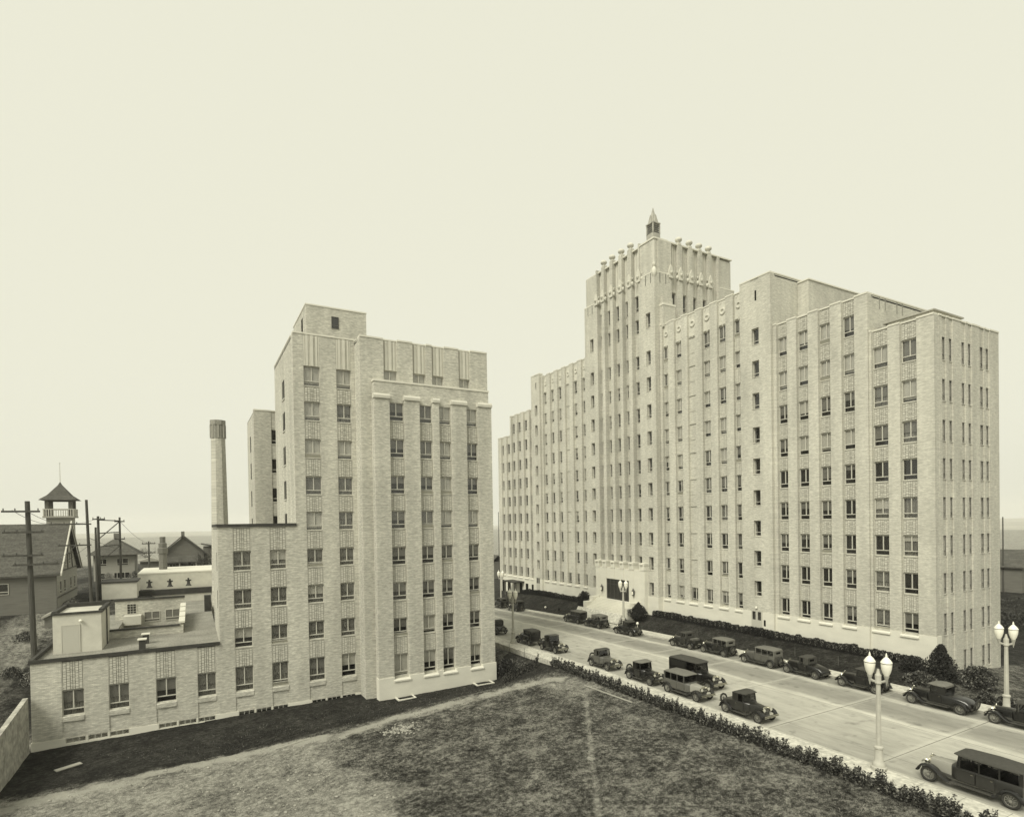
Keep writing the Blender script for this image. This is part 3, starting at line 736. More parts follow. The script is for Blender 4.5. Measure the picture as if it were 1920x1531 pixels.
facade(HB, plane=PA, t0=103.6, t1=109.4, zb=STONE_T, zt=17.75, bays=I_b, rows=rows8, recess=0.32, **{**ff, 'top_panel': None, 'merge': True})
stone_base(HB, 'W', PA, 103.62, 109.4, I_b, STONE_T, -16.5, -10.98)
for t in (95.3, 97.6, 100.0, 102.4, 105.0, 107.4):
    m = MB(); m.box(XF-.075, XF-.068, t-.5, t+.5, -13.6 if t < 98 else -14.6, -12.1); part('basement_window', m, 'interior', HB)
# south end of wing A
E1 = [(59.04, 59.77), (60.27, 60.97)]; E2 = [(62.55, 63.29), (63.77, 64.49), (66.04, 66.88), (67.21, 67.98)]
rowsE = [(15.97, 2.05), (12.2, 1.95), (8.55, 1.9), (5.1, 1.85), (1.6, 1.85), (-1.85, 1.85), (-5.25, 1.85), (-8.9, 1.95)]
fe = dict(face='S', brick=BR, panel=None, recess=0.09, wdepth=0.05, wkind='slim', blindfn=lambda h: 0, detail=False)
facade(HB, plane=26.6, t0=PA+.752, t1=62.2, zb=-16, zt=17.75, bays=E1, rows=rowsE, **fe)
facade(HB, plane=26.6, t0=62.203, t1=69.9, zb=-17.5, zt=17.75, bays=E2, rows=rowsE+[(-12.57, 2.0)], **fe)
# volumes behind the facades
body(HB, PA+.75, 69.9, 27.36, 32.2, -16.5, 17.75, BR)
body(HB, XF+.752, 73, 32.2, 42.5, -16.5, 21.5, BR)
parapet(HB, XF+.9, 73, 32.2, 42.5, 21.2, 21.5, BR, 'SE')
body(HB, PC+.752, 76, 42.5, 46.6, -16.5, 27.4, BR)
parapet(HB, PC+.9, 76, 42.5, 46.6, 27.1, 27.4, BR, 'SE')
body(HB, XF+.752, 76, 46.602, 60.28, -15, 26.85, BR)
body(HB, XF+.752, 76, 76.3, 91.4, -15, 26.85, BR)
body(HB, PC+.752, 76, 91.402, 94.4, -15.5, 27.4, BR)
body(HB, XF+.752, 73, 94.402, 103.6, -17, 21.5, BR)
body(HB, PA+.75, 70, 103.602, 109.4, -17, 17.75, BR)
# dark strips painting in shaded notches of the south parapet of wing B and the roof houses behind it
for x in (59.6, 60.6, 62.7, 63.7):
    m = MB(); m.box(x-.09, x+.09, 32.19, 32.3, 20.3, 21.5); part('notch_shade_strip', m, 'panel_joint', HB)
m = MB(); m.box(62, 75, 41.2, 47.2, 20, 27.0); part('roof_house', m, BR, HB)
m = MB(); m.box(61.9, 75.1, 41.1, 47.3, 27.003, 27.15); part('coping', m, 'stone', HB)
add_flat_window(HB, (62.0, 44.9, 23.0), R(-90), 1.3, 1.9, 'double', 0)
m = MB(); m.box(59.4, 63.5, 35.6, 37.9, 21.3, 22.1); part('roof_house', m, 'frame_paint', HB)
m = MB(); m.box(59.1, 63.8, 35.2, 38.2, 22.103, 22.25); part('roof', m, 'lead', HB)
m = MB(); m.box(59.2, 63.9, 27.4, 31.2, 17.5, 18.5); part('roof_house', m, 'stone', HB)
m = MB(); m.box(58.95, 64.4, 27.15, 31.6, 18.503, 18.62); part('roof', m, 'siding', HB)
for k in range(4):
    m = MB(); m.box(59.185, 59.197, 27.8+.8*k, 28.4+.8*k, 17.85, 18.35); part('roof_house_window', m, 'glass', HB)
# vent slots of the stair bays: dark plates painting in the shade inside
for y in (44.42, 92.6):
    m = MB(); m.box(PC-.006, PC-.002, y-.11, y+.11, 24.9, 26.05); part('vent_slot_shade', m, 'interior', HB)
# central tower
PE = 56.65
rowsP = [(28.96, 2.0), (23.68, 1.9), (20.0, 1.9), (16.2, 1.9), (12.42, 1.85), (8.66, 1.85), (5.19, 1.8), (1.66, 1.8), (-1.82, 1.8), (-5.25, 1.85), (-8.86, 1.86)]
fp = dict(fs); fp['coping'] = False
facade(HB, plane=PE, t0=60.3, t1=63.3, zb=STONE_T, zt=34.3, bays=[(61.2, 62.1)], rows=rowsP, **fp)
facade(HB, plane=PE, t0=73.4, t1=76.45, zb=STONE_T, zt=34.3, bays=[(74.2, 75.1)], rows=rowsP, **fp)
stone_base(HB, 'W', PE, 60.25, 63.3, [], STONE_T, -14.2, -12.5); stone_base(HB, 'W', PE, 73.4, 76.5, [], STONE_T, -14.2, -12.5)
T_b = [(63.55, 65.05), (65.85, 67.15), (67.85, 69.3), (69.95, 71.35), (72.0, 73.15)]
rowsT = [(32.4, 2.2), (28.96, 1.95), (23.7, 1.85), (20.0, 1.85)]+rows8[:-1]
facade(HB, plane=PE, t0=63.3, t1=73.4, zb=-7.4, zt=38.9, bays=T_b, rows=rowsT, recess=0.72, depth=1.2, face='W', brick=BR, panel='rib', top_panel='flute', blindfn=lambda h: rnd.choice([0, 0, 0, .4]),
       detail=False, wkind='single', coping=False, pier_top=39.4)
S_b = [(59.92, 61.2), (62.05, 63.3), (64.08, 65.3), (66.0, 67.25), (67.95, 69.2)]
facade(HB, plane=60.3, t0=57.403, t1=69.6, zb=26.2, zt=38.9, bays=S_b, rows=[(32.2, 2.4)], recess=0.6, depth=1.1, face='S', brick=BR, panel='rib', top_panel='flute', blindfn=lambda h: 0, detail=False, wkind='single', coping=False, pier_top=38.9)
m = MB(); m.box(PE+1.2, 72.7, 61.42, 73.4, -14, 38.8); m.box(PE+.752, 72.7, 73.402, 76.45, -14, 34.3); m.box(69.602, 72.7, 60.3, 61.4, 26.2, 34.3); part('wall', m, BR, HB)
m = MB(); m.box(PE+.12, 59.0, 60.42, 63.28, 34.31, 38.9); part('corner_block', m, BR, HB)
m = MB(); m.box(PE+.12, 59.5, 73.42, 76.1, 34.31, 38.9); part('corner_block', m, BR, HB)
m = MB(); m.box(69.4, 72.3, 60.6, 63.5, 34.31, 38.7); part('corner_block', m, BR, HB)
m = MB(); m.box(PE-.02, PE+1.3, 60.28, 63.3, 34.302, 34.46); m.box(PE+1.302, 59.9, 60.28, 60.45, 34.302, 34.46); m.box(PE-.02, PE+1.3, 73.4, 76.5, 34.302, 34.46); m.box(69.6, 72.75, 60.28, 60.6, 34.302, 34.46); part('ledge', m, 'stone', HB)
m = MB(); m.box(PE+.02, 59.3, 60.3, 63.35, 38.902, 39.12); m.box(59.302, 72.4, 60.4, 61.6, 38.902, 39.10); m.box(PE+.25, 57.9, 63.352, 76.2, 38.902, 39.08); part('coping', m, 'stone', HB)
m = MB(); m.box(57.3, 72.2, 61.0, 75.8, 39.13, 39.26); part('roof', m, 'lead', HB)
m = MB(); m.box(PE+.02, PE+.3, 60.3, 60.62, 35.3, 38.6); part('corner_rib', m, 'terracotta', HB)
m = MB(); m.lathe([(.1, 33.6), (.3, 34.0), (.34, 34.5), (.22, 34.9), (.12, 35.0), (.26, 35.2), (.26, 35.5), (.1, 35.6)], 8, (PE+.1, 60.42, 0)); part('corner_boss', m, 'stone', HB, smooth=50)
for k in range(2):
    for f_, a in (('W', 61.0+1.05*k), ('S', 57.7+1.1*k)):
        m = MB(); fbox(m, f_, PE if f_ == 'W' else 60.3, a-.05, a+.05, -.008, -.003, 32.9, 34.3); part('slit_shade', m, 'interior', HB)  # dark strip on the wall face, coloured as the shade inside a narrow opening
for a in (74.4, 75.5):
    m = MB(); fbox(m, 'W', PE, a-.05, a+.05, -.008, -.003, 32.9, 34.3); part('slit_shade', m, 'interior', HB)
def finial_mesh():
    m = MB(); m.box(-.34, .34, -.3, .5, 0, .35)
    m.lathe([(.2, .3), (.26, .5), (.52, .66), (.60, .86), (.52, 1.08), (.3, 1.22), (.05, 1.27)], 12)
    m.v = [(x*.85, y*.85, z*.92) for x, y, z in m.v]
    return m.mesh('finial', 'terracotta', smooth=45)
def carving_mesh():
    m = MB()
    m.prism([(-.36, 0), (.36, 0), (.42, .9), (.22, 1.5), (0, 1.9), (-.22, 1.5), (-.42, .9)], 'y', -.16, .02)
    for s_ in (-1, 1): m.lathe([(.03, -.5), (.17, -.34), (.2, -.1), (.12, .08), (.03, .12)], 8, (s_*.55, .1, .55)); m.lathe([(.03, -.2), (.14, -.08), (.14, .08), (.03, .16)], 8, (s_*.5, .15, 1.15))
    m.lathe([(.03, -.3), (.2, -.15), (.22, .05), (.03, .2)], 8, (0, -.2, .75))
    return m.mesh('carved_ornament', 'terracotta', smooth=45)
fin, carv = finial_mesh(), carving_mesh()
for y in (65.45, 67.5, 69.62, 71.68):
    inst('finial', fin, HB, (PE+.3, y, 39.25), R(-90)); inst('carved_ornament', carv, HB, (PE-.01, y, 33.9), R(-90))
for x in (61.62, 63.69, 65.65, 67.6):
    inst('finial', fin, HB, (x, 60.6, 39.0), 0)
for x in (59.7, 61.62, 63.69, 65.65, 67.6): inst('carved_ornament', carv, HB, (x, 60.29, 33.9), 0)
for y in (63.45, 73.3): inst('carved_ornament', carv, HB, (PE-.01, y, 33.9), R(-90))
m = MB(); m.box(57.56, 59.8, 59.55, 60.296, 26.6, 29.6); part('buttress', m, BR, HB); m = MB(); m.box(57.5, 59.86, 59.5, 60.296, 29.603, 29.9); part('coping', m, 'stone', HB)
m = MB(); m.box(57.75, 59.6, 59.85, 60.296, 29.903, 30.9); part('buttress', m, BR, HB)
# lantern spire
SX, SY = 64.0, 68.2
m = MB(); m.box(SX-.74, SX+.74, SY-.74, SY+.74, 39.2, 44.4)
for sx in (-1, 1):
    for sy in (-1, 1): m.box(SX+sx*.58, SX+sx*.76, SY+sy*.58, SY+sy*.76, 44.402, 45.9)
m.box(SX-.54, SX+.54, SY-.54, SY+.54, 44.402, 45.88); m.box(SX-.80, SX+.80, SY-.80, SY+.80, 45.902, 46.06)
sp_ = part('spire', m, 'lead', HB)
m = MB()
for k in range(4):
    z_ = 44.55+.33*k
    for s_ in (-1, 1):
        m.box(SX+s_*.64-.04, SX+s_*.64+.04, SY-.57, SY+.57, z_, z_+.08); m.box(SX-.57, SX+.57, SY+s_*.64-.04, SY+s_*.64+.04, z_, z_+.08)
part('louvre', m, 'iron', sp_)
m = MB()
for sx, sy in ((1, 0), (-1, 0), (0, 1), (0, -1)):
    a = Vector((sx, sy, 0)); b_ = Vector((-sy, sx, 0)); c = Vector((SX, SY, 0))
    m.rings([[c+a*.74+b_*.4+Vector((0, 0, 46.06)), c+a*.74-b_*.4+Vector((0, 0, 46.06)), c+a*.1-b_*.3+Vector((0, 0, 46.06)), c+a*.1+b_*.3+Vector((0, 0, 46.06))],
             [c+a*.6+b_*.03+Vector((0, 0, 47.3)), c+a*.6-b_*.03+Vector((0, 0, 47.3)), c+a*.1-b_*.03+Vector((0, 0, 47.3)), c+a*.1+b_*.03+Vector((0, 0, 47.3))]])
m.lathe([(.80, 46.06), (.58, 46.8), (.24, 47.8), (.03, 48.6)], 4, (SX, SY, 0), R(45)); part('spire_cap', m, 'lead', sp_)
# portal, doors and steps
PP = 56.0
m = MB(); m.box(PP, PE+1.1, 62.3, 65.75, -14, -7.2); m.box(PP, PE+1.1, 71.0, 73.6, -14, -7.2); m.box(PP+.003, PE+1.1, 65.752, 70.998, -8.9, -7.2)
part('portal', m, 'stone', HB)
for a, b_ in ((72.6, 73.62), (70.8, 71.8), (68.85, 69.75), (66.75, 67.67), (64.6, 65.6), (62.27, 63.3)):
    m = MB(); z0_ = -8.85 if 65.8 < a < 70.9 else -13.4
    m.box(PP-.12, PE+.5, a, b_, -7.202, -6.45); m.box(PP-.18, PE+.5, a-.06, b_+.06, -6.448, -6.15); m.box(PP-.05, PP-.002, a+.12, b_-.12, z0_, -7.21)
    m.lathe([(.02, -.02), (.22, .03), (.22, .1), (.02, .14)], 10, (PP-.2, (a+b_)/2, -6.4)); part('portal_pier_cap', m, 'stone', HB)
m = MB(); m.box(PP+.16, PP+.24, 65.76, 70.99, -12.0, -8.905); dr = part('entrance_doors', m, 'door_dark', HB)
m = MB()
for k in range(7):
    y = 65.8+5.14*k/6; m.box(PP+.10, PP+.158, y-.035, y+.035, -12.0, -8.92)
m.box(PP+.11, PP+.157, 65.8, 70.94, -9.75, -9.68); part('door_stile', m, 'iron', dr)
for y in (71.8, 64.5):
    m = MB(); m.lathe([(.04, -.1), (.16, 0), (.2, .12), (.2, .62), (.24, .66), (.1, .86), (.03, 1.05)], 8, (PP-.26, y, -10.9)); m.box(PP-.2, PP-.002, y-.04, y+.04, -10.3, -10.2); o = part('wall_lantern', m, 'iron', HB)
    m = MB(); m.lathe([(.17, .14), (.17, .6)], 8, (PP-.26, y, -10.9)); m.v = [(x-.04, yy, z) for x, yy, z in m.v]; part('lantern_glass', m, 'lamp_glass', o)
m = MB(); m.box(55.3, PP+.9, 64.0, 72.6, -14.2, -12.0); part('landing', m, 'stone', HB)
for k in range(8):
    m = MB(); m.box(55.3-.27*(k+1), 55.3-.27*k-.002, 64.0, 72.6, -15.0, -12.0-.17*(k+1)); part('step', m, 'stone', HB)
m = MB(); m.prism([(53.138, -13.37), (52.36, -14.62), (52.36, -15.2), (53.138, -15.2)], 'y', 64.0, 74.5); part('entrance_apron', m, 'sidewalk_concrete', HB)
for y0_, y1_ in ((72.602, 73.5), (63.1, 63.998)):
    m = MB(); m.box(54.6, PP-.07, y0_, y1_, -14.4, -11.8); m.box(53.4, 54.598, y0_, y1_, -14.8, -12.5)
    part('step_wall', m, 'stone', HB)
# stair-bay side door, vents, canopy of the far entrance
m = MB(); m.box(PC-.10, PC-.062, 43.93, 45.38, -12.95, -10.57); sd = part('side_door', m, 'door_paint', HB)
for y in (44.3, 45.02):
    m = MB(); m.box(PC-.108, PC-.102, y-.21, y+.21, -11.75, -10.8); part('pane', m, 'car_glass', sd)
m = MB(); m.box(PC-.07, PC-.063, 43.5, 43.76, -12.35, -11.65); part('vent', m, 'interior', HB)
m = MB(); m.lathe([(.02, 0), (.12, .06), (.12, .2), (.03, .26)], 8, (PC-.2, 44.65, -10.45)); part('door_lamp', m, 'lamp_glass', HB)
m = MB(); m.box(PC-.10, PC-.062, 92.1, 93.3, -12.9, -10.4); sd = part('side_door', m, 'door_paint', HB)
for y in (92.4, 93.0):
    m = MB(); m.box(PC-.108, PC-.102, y-.2, y+.2, -11.6, -10.6); part('pane', m, 'car_glass', sd)
m = MB(); m.box(55.2, XF-.07, 98.6, 103.3, -12.0, -11.75); cn = part('entrance_canopy', m, 'tar', HB)
m = MB(); m.box(55.4, 55.6, 98.8, 99.0, -15.2, -12.003); m.box(55.4, 55.6, 102.9, 103.1, -15.2, -12.003); part('canopy_post', m, 'timber', cn)

# ------------------------------------------------------------------ left building
NB = thing('ward_building', 'stepped buff brick ward building with low flat roofed wing on the left', 'building', (14, 60, -17.2))
rowsL = [(11.79, 1.75), (8.22, 1.75), (4.66, 1.72), (1.26, 1.72), (-2.26, 1.72), (-5.73, 1.72), (-9.23, 1.72), (-12.74, 2.28)]
def blind_ward(hd):
    if hd > 7: return rnd.choice([1.0, 1.0, .9, .5])
    if hd > -1: return rnd.choice([.4, .5, .9, 1.0])
    return rnd.choice([.45, .5, .55, .55, .6, .95])
YP, YU, YS_ = 54.3, 55.5, 57.6
P_b = [(16.92, 18.45), (19.96, 21.39), (22.03, 23.42), (25.05, 26.41)]
fl = dict(face='S', brick='brick', blindfn=blind_ward, panel='basket', curtains=.8)
facade(NB, plane=YP, t0=15.42, t1=27.92, zb=-14.8, zt=12.05, bays=P_b, rows=rowsL, recess=0.38, coping=False, hop=.2, **fl)
stone_base(NB, 'S', YP, 15.36, 27.98, P_b, -14.8, -17.2, -15.02, 0.10)
ed = [15.42]+[e for b_ in P_b for e in b_]+[27.92]
for i in range(0, len(ed), 2):
    m = MB(); m.prism([(YP-.12, 12.06), (YP-.14, 12.32), (YP-.02, 12.52), (YP+.45, 12.56), (YP+.45, 12.06)], 'x', ed[i]-.06, ed[i+1]+.06); part('pier_cap', m, 'terracotta', NB)
m = MB(); m.box(15.55, 27.8, YP+.42, YU+.1, 12.06, 13.75); m.box(15.46, 27.88, YP+.752, YU-.002, -17.2, 12.04); part('wall', m, 'brick', NB)
m = MB(); m.box(15.48, 27.87, YP+.36, YU+.1, 13.752, 13.93); part('coping', m, 'stone', NB)
U_b = [(16.76, 18.16), (19.75, 21.18), (21.80, 23.15), (24.79, 26.12)]
facade(NB, plane=YU, t0=14.45, t1=28.1, zb=13.0, zt=18.05, bays=U_b, rows=[(15.12, 1.6)], recess=0.3, top_panel='flute', **fl)
m = MB(); m.box(14.45, 15.44, YU, YU+.75, -17.3, 12.998); m.box(15.445, 28.1, YU+.004, YU+.75, 12.2, 12.998); m.box(15.445, 28.1, YU+.002, YU+.75, -17.2, 12.19); part('wall', m, 'brick', NB)
body(NB, 14.45, 28.1, YU+.752, 71.2, -17.2, 18.05, 'brick')
parapet(NB, 14.45, 28.1, YU+.9, 71.2, 17.75, 18.05, 'brick', 'WE')
# two-bay section
S_b2 = [(9.6, 11.1), (12.65, 14.08)]
facade(NB, plane=YS_, t0=8.67, t1=14.44, zb=-16.7, zt=18.2, bays=S_b2, rows=[(15.2, 1.85)]+rowsL[:-1]+[(-12.74, 2.2)], recess=0.07, wdepth=.10, top_panel='flute', hop=.1, **fl)
body(NB, 8.67, 14.44, YS_+.752, 71.2, -17.2, 18.2, 'brick')
parapet(NB, 8.67, 14.44, YS_+.9, 71.2, 17.9, 18.2, 'brick', 'WN')
for hd in (15.1, 11.79, 8.22, 4.66, 1.26):
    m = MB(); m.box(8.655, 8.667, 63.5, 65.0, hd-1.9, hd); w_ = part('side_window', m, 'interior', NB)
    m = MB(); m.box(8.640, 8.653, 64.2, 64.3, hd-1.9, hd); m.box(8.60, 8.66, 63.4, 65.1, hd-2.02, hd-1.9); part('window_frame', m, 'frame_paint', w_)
# penthouse
m = MB(); m.box(10.6, 16.8, 61.6, 69.5, 17.8, 22.5); ph_ = part('penthouse', m, 'brick', NB)
m = MB(); m.box(10.55, 16.85, 61.55, 69.55, 22.503, 22.64); part('coping', m, 'stone', ph_)
add_flat_window(NB, (13.52, 61.6, 20.45), 0, .74, 1.22, 'slim', 0)
m = MB(); m.box(10.58, 10.597, 63.4, 64.2, 20.2, 21.7); part('side_window', m, 'interior', NB)
# four-storey section
rows4 = [(-2.26, 1.75), (-5.73, 1.75), (-9.23, 1.75), (-12.74, 2.2)]
facade(NB, plane=YS_, t0=2.0, t1=8.668, zb=-16.7, zt=-.05, bays=[(3.19, 4.71), (6.28, 7.75)], rows=rows4, recess=0.07, wdepth=.10, top_panel='basket', coping=False, **{**fl, 'blindfn': blind_ward})
body(NB, 2.0, 8.668, YS_+.752, 71, -17.2, .05, 'brick')
m = MB(); m.box(1.9, 8.666, YS_-.10, YS_+.02, -.045, .24); m.box(1.9, 2.1, YS_+.022, 71, -.045, .24); part('roof_edge', m, 'tar', NB)
for z_ in (-2.4, -5.9):
    m = MB(); m.box(1.985, 1.997, 60.2, 60.7, z_-1.7, z_); part('side_window', m, 'interior', NB)
# one-storey wing
facade(NB, plane=YS_, t0=-11.3, t1=1.998, zb=-16.7, zt=-10.52, bays=[(-9.36, -7.9), (-6.27, -4.83), (-2.94, -1.42), (.18, 1.65)], rows=[(-12.9, 2.05)], recess=0.07, wdepth=.10, top_panel='basket', coping=False, depth=.7,
       **{**fl, 'blindfn': lambda h: .5})
for a, b_ in [(-9.36, -7.9), (-6.27, -4.83), (-2.94, -1.42), (.18, 1.65), (3.19, 4.71), (6.28, 7.75), (9.6, 11.1), (12.65, 14.08)]:
    m = MB(); zt_ = -14.97; m.prism([(YS_+.066, zt_), (YS_-.05, zt_-.05), (YS_-.05, zt_-.42), (YS_+.066, zt_-.42)], 'x', a+.02, b_-.02); part('brick_sill', m, 'panel_joint' if False else 'brick', NB)
# concrete base with basement lights
groups = [(-9.19, -4.89), (-2.80, 1.54), (3.40, 7.65), (9.78, 13.97)]
m = MB(); xs = [-11.36]+[e for g in groups for e in g]+[14.44]
for i in range(0, len(xs), 2): m.box(xs[i], xs[i+1], YS_-.05, YS_+.7, -17.8, -16.702)
for a, b_ in groups: m.box(a, b_, YS_-.052, YS_+.7, -17.8, -17.16); m.box(a, b_, YS_+.5, YS_+.7, -17.158, -16.702)
part('concrete_base', m, 'stone', NB)
for a, b_ in groups:
    for k in range(3):
        w = (b_-a-.22)/3; c = a+w/2+k*(w+.11)
        add_window(NB, (c, YS_+.02, -17.15), 0, w, .44, 'three', 0, name='basement_window')
        if k < 2:
            m = MB(); m.box(c+w/2+.005, c+w/2+.105, YS_-.03, YS_+.4, -17.155, -16.705); part('basement_mullion', m, 'stone', NB)
body(NB, -11.3, -7.05, YS_+.702, 95, -17.4, -10.44, 'brick')
body(NB, -.95, 1.998, YS_+.702, 95, -17.4, -10.44, 'brick')
m = MB(); m.box(-7.048, -.952, YS_+.702, 66.9, -17.4, -10.74); part('wall', m, 'brick', NB); m = MB(); m.box(-7.048, -.952, YS_+.702, 66.9, -10.736, -10.6); part('roof', m, 'roof_gravel', NB)
m = MB(); m.box(-11.4, 1.996, YS_-.10, YS_+.02, -10.518, -10.22); m.box(-11.4, -11.15, YS_+.022, 95, -10.5, -10.22); m.box(-11.14, 1.996, YS_+.022, YS_+.3, -10.6, -10.30); part('roof_edge', m, 'tar', NB)
# roof stair house
m = MB(); m.box(-10.5, -7.1, 61.5, 67.3, -10.7, -7.3); rh = part('stair_house', m, 'plaster', NB)
m = MB(); m.box(-10.6, -7.0, 61.4, 61.7, -7.298, -7.12); m.box(-10.6, -7.0, 67.1, 67.4, -7.298, -6.9); m.box(-10.6, -10.3, 61.702, 67.098, -7.298, -7.0); m.box(-7.3, -7.0, 61.702, 67.098, -7.298, -7.0); part('coping', m, 'tar', rh)
m = MB(); m.box(-9.86, -8.7, 61.455, 61.498, -10.6, -8.25); rd = part('roof_door', m, 'door_paint', rh)
m = MB(); m.box(-9.95, -9.87, 61.44, 61.497, -10.6, -8.15); m.box(-8.69, -8.61, 61.44, 61.497, -10.6, -8.15); m.box(-9.868, -8.692, 61.44, 61.497, -8.248, -8.15); part('door_frame', m, 'frame_paint', rd)
m = MB(); m.lathe([(.03, 0), (.14, .04), (.14, .10), (.04, .2)], 8, (-8.55, 61.35, -7.95)); part('wall_lamp', m, 'lamp_glass', rh)
m = MB(); m.tube((-7.02, 64.5, -10.6), (-7.02, 64.5, -7.3), .06); part('downpipe', m, 'iron', rh)
# light court
m = MB(); m.box(-7.05, -.95, 66.902, 67.2, -17, -9.85); m.box(-1.2, -.95, 67.202, 79.9, -17, -9.6); part('court_wall', m, 'brick', NB)
m = MB(); m.box(-7.1, -1.25, 66.8, 67.25, -9.848, -9.7); part('coping', m, 'tar', NB)
for k in range(4):
    m = MB(); m.box(-1.35, -.8, 67.0+3.2*k, 70.15+3.2*k, -9.598, -9.42+.13*k); part('coping', m, 'stone', NB)
m = MB(); m.box(-7.9, -.95, 79.95, 80.3, -17, -8.4); cw = part('court_wall', m, 'brick', NB); m = MB(); m.box(-8, -.9, 79.85, 80.35, -8.398, -8.2); part('coping', m, 'tar', NB)
add_flat_window(NB, (-6.3, 79.95, -9.95), 0, .95, 1.2, 'grid', 0); add_flat_window(NB, (-4.3, 79.95, -11.0), 0, 1.6, 1.2, 'double', 1); add_flat_window(NB, (-2.2, 79.95, -11.0), 0, 1.5, 1.3, 'double', 1)
m = MB(); m.box(-7.0, -5.3, 78.2, 79.9, -11, -10.0); part('areaway_wall', m, 'plaster', NB)
# roof vents
for x, y in ((-4.0, 59.8), (-3.9, 62.6)):
    m = MB(); m.box(x-.24, x+.24, y-.24, y+.24, -10.62, -9.75); vt = part('roof_vent', m, 'tar', NB); m = MB(); m.box(x-.34, x+.34, y-.34, y+.34, -9.748, -9.66); part('vent_cap', m, 'stone', vt)
m = MB(); m.box(1.2, 1.95, 82, 83, -10.62, -8.6); part('roof_vent', m, 'tar', NB)
m = MB(); m.box(-2.6, -2.0, 86, 86.7, -10.62, -9.6); part('roof_vent', m, 'tar', NB)
# rear blocks on the roof
m = MB(); m.box(-10.5, -6.6, 92, 97, -12, -7.2); part('rear_block', m, 'plaster', NB); m = MB(); m.box(-10.6, -6.5, 91.9, 97.1, -7.198, -7.0); part('coping', m, 'tar', NB)
m = MB(); m.box(-6.598, 6, 95, 104, -12, -9.5); part('rear_block', m, 'plaster', NB); m = MB(); m.box(-6.598, 6, 94.9, 95.3, -9.498, -8.7); part('roof_edge', m, 'tar', NB)
m = MB(); m.box(-7.4, 8, 104.5, 118, -12, -7.1); part('rear_block', m, 'plaster', NB); m = MB(); m.box(-7.4, 8, 104.45, 118, -7.098, -6.9); part('roof', m, 'stone', NB)
for x in (-5.6, -3.0, -.6):
    m = MB(); m.lathe([(.42, -8.75), (.22, -8.45), (.2, -8.2), (.2, -8.0)], 10, (x, 99.5, 0)); m.box(x-.38, x+.38, 99.4, 99.6, -8.05, -7.85); m.box(x-.12, x+.12, 99.3, 99.7, -7.85, -7.6); part('ventilator', m, 'tar', NB)
# far wing of the ward building
facade(NB, plane=76.0, t0=6.8, t1=14, zb=-12, zt=14.0, bays=[(8.75, 10.3), (11.5, 13.0)], rows=[(11.79, 1.75), (8.22, 1.75), (4.66, 1.72), (1.26, 1.72), (-2.26, 1.72)], recess=0.07, wdepth=.1, **{**fl, 'panel': None, 'blindfn': lambda h: 0, 'detail': False})
body(NB, 6.8, 14, 76.752, 85, -14, 14.0, 'brick')
for hd in (11.4, 8.0, 4.5, 1.0):
    m = MB(); m.box(6.785, 6.797, 80.0, 80.9, hd-2.0, hd); part('side_window', m, 'interior', NB)
# window wells
for x0_, x1_ in ((16.9, 18.7), (25.2, 27.2)):
    z_ = zground(x0_, 53.6)-.02
    m = MB(); m.box(x0_, x1_, 53.15, 53.30, z_-.3, z_+.12); m.box(x0_, x0_+.15, 53.302, 54.19, z_-.3, z_+.12); m.box(x1_-.15, x1_, 53.302, 54.19, z_-.3, z_+.12); ww = part('window_well', m, 'stone', NB)
    m = MB(); m.box(x0_+.152, x1_-.152, 53.302, 54.19, z_-.3, z_+.03); part('well_pit_shade', m, 'interior', ww)  # dark slab painting in the shade of an open pit

# ------------------------------------------------------------------ left yard wall, chimney
m = MB(); m.rings([[(-11.75, 57.4, -18), (-11.42, 57.4, -18), (-11.42, 57.4, -13.05), (-11.75, 57.4, -13.05)], [(-11.75, 44, -18), (-11.42, 44, -18), (-11.42, 44, -14.1), (-11.75, 44, -14.1)]])
mat('old_concrete', 0.38, 0.9, 0.2, var=0.3, scale=0.8, stretch=(1, 1, 2), fine=3)
solo('retaining_wall', m, 'old_concrete', 'white concrete retaining wall running toward viewer at far left edge', 'wall', (-11.6, 50, -17.3))
CH = thing('smokestack', 'tall tapering octagonal brick chimney with dark corbelled top behind ward building', 'chimney', (3.45, 90, -11))
m = MB(); m.lathe([(1.3, -12), (1.12, .2), (.96, 12.2)], 8, (3.45, 90, 0), R(22.5)); part('stack', m, 'brick', CH)
m = MB(); m.lathe([(.97, 12.2), (.97, 14.0), (1.05, 14.12), (1.05, 14.75), (.75, 14.78)], 8, (3.45, 90, 0), R(22.5)); cp = part('stack_head', m, 'roof_gravel', CH)
for k in range(8):
    a = R(45*k); m = MB(); x, y = 3.45+.93*math.cos(a), 90+.93*math.sin(a); m.box(x-.09, x+.09, y-.09, y+.09, 12.3, 14.1); part('corbel', m, 'siding', cp)

# ------------------------------------------------------------------ cars (local frame: x forward, y left, z up from the ground)
def sect(x, hw, zb, zt, r):
    return [(x, -hw, zb), (x, -hw, zt-r), (x, -hw+.3*r, zt-.3*r), (x, -hw+r, zt), (x, hw-r, zt), (x, hw-.3*r, zt-.3*r), (x, hw, zt-r), (x, hw, zb)]
def loft(st): m = MB(); m.rings([sect(*q) for q in st]); return m
def fender_mesh(path, side, yi=.50, yo=.84):
    m = MB(); rings = []
    for i, (x, z) in enumerate(path):
        a = path[max(0, i-1)]; b_ = path[min(len(path)-1, i+1)]
        t = Vector((b_[0]-a[0], b_[1]-a[1])).normalized(); nx_, nz = -t.y, t.x
        if nz < 0 and abs(nz) > .2: nx_, nz = -nx_, -nz
        def P_(y, o): return (x+nx_*o, side*y, z+nz*o)
        rings.append([P_(yi, 0), P_((yi+yo)/2, .035), P_(yo-.04, .02), P_(yo, -.07), P_(yo-.05, -.05), P_((yi+yo)/2, 0), P_(yi, -.03)])
    m.rings(rings); return m
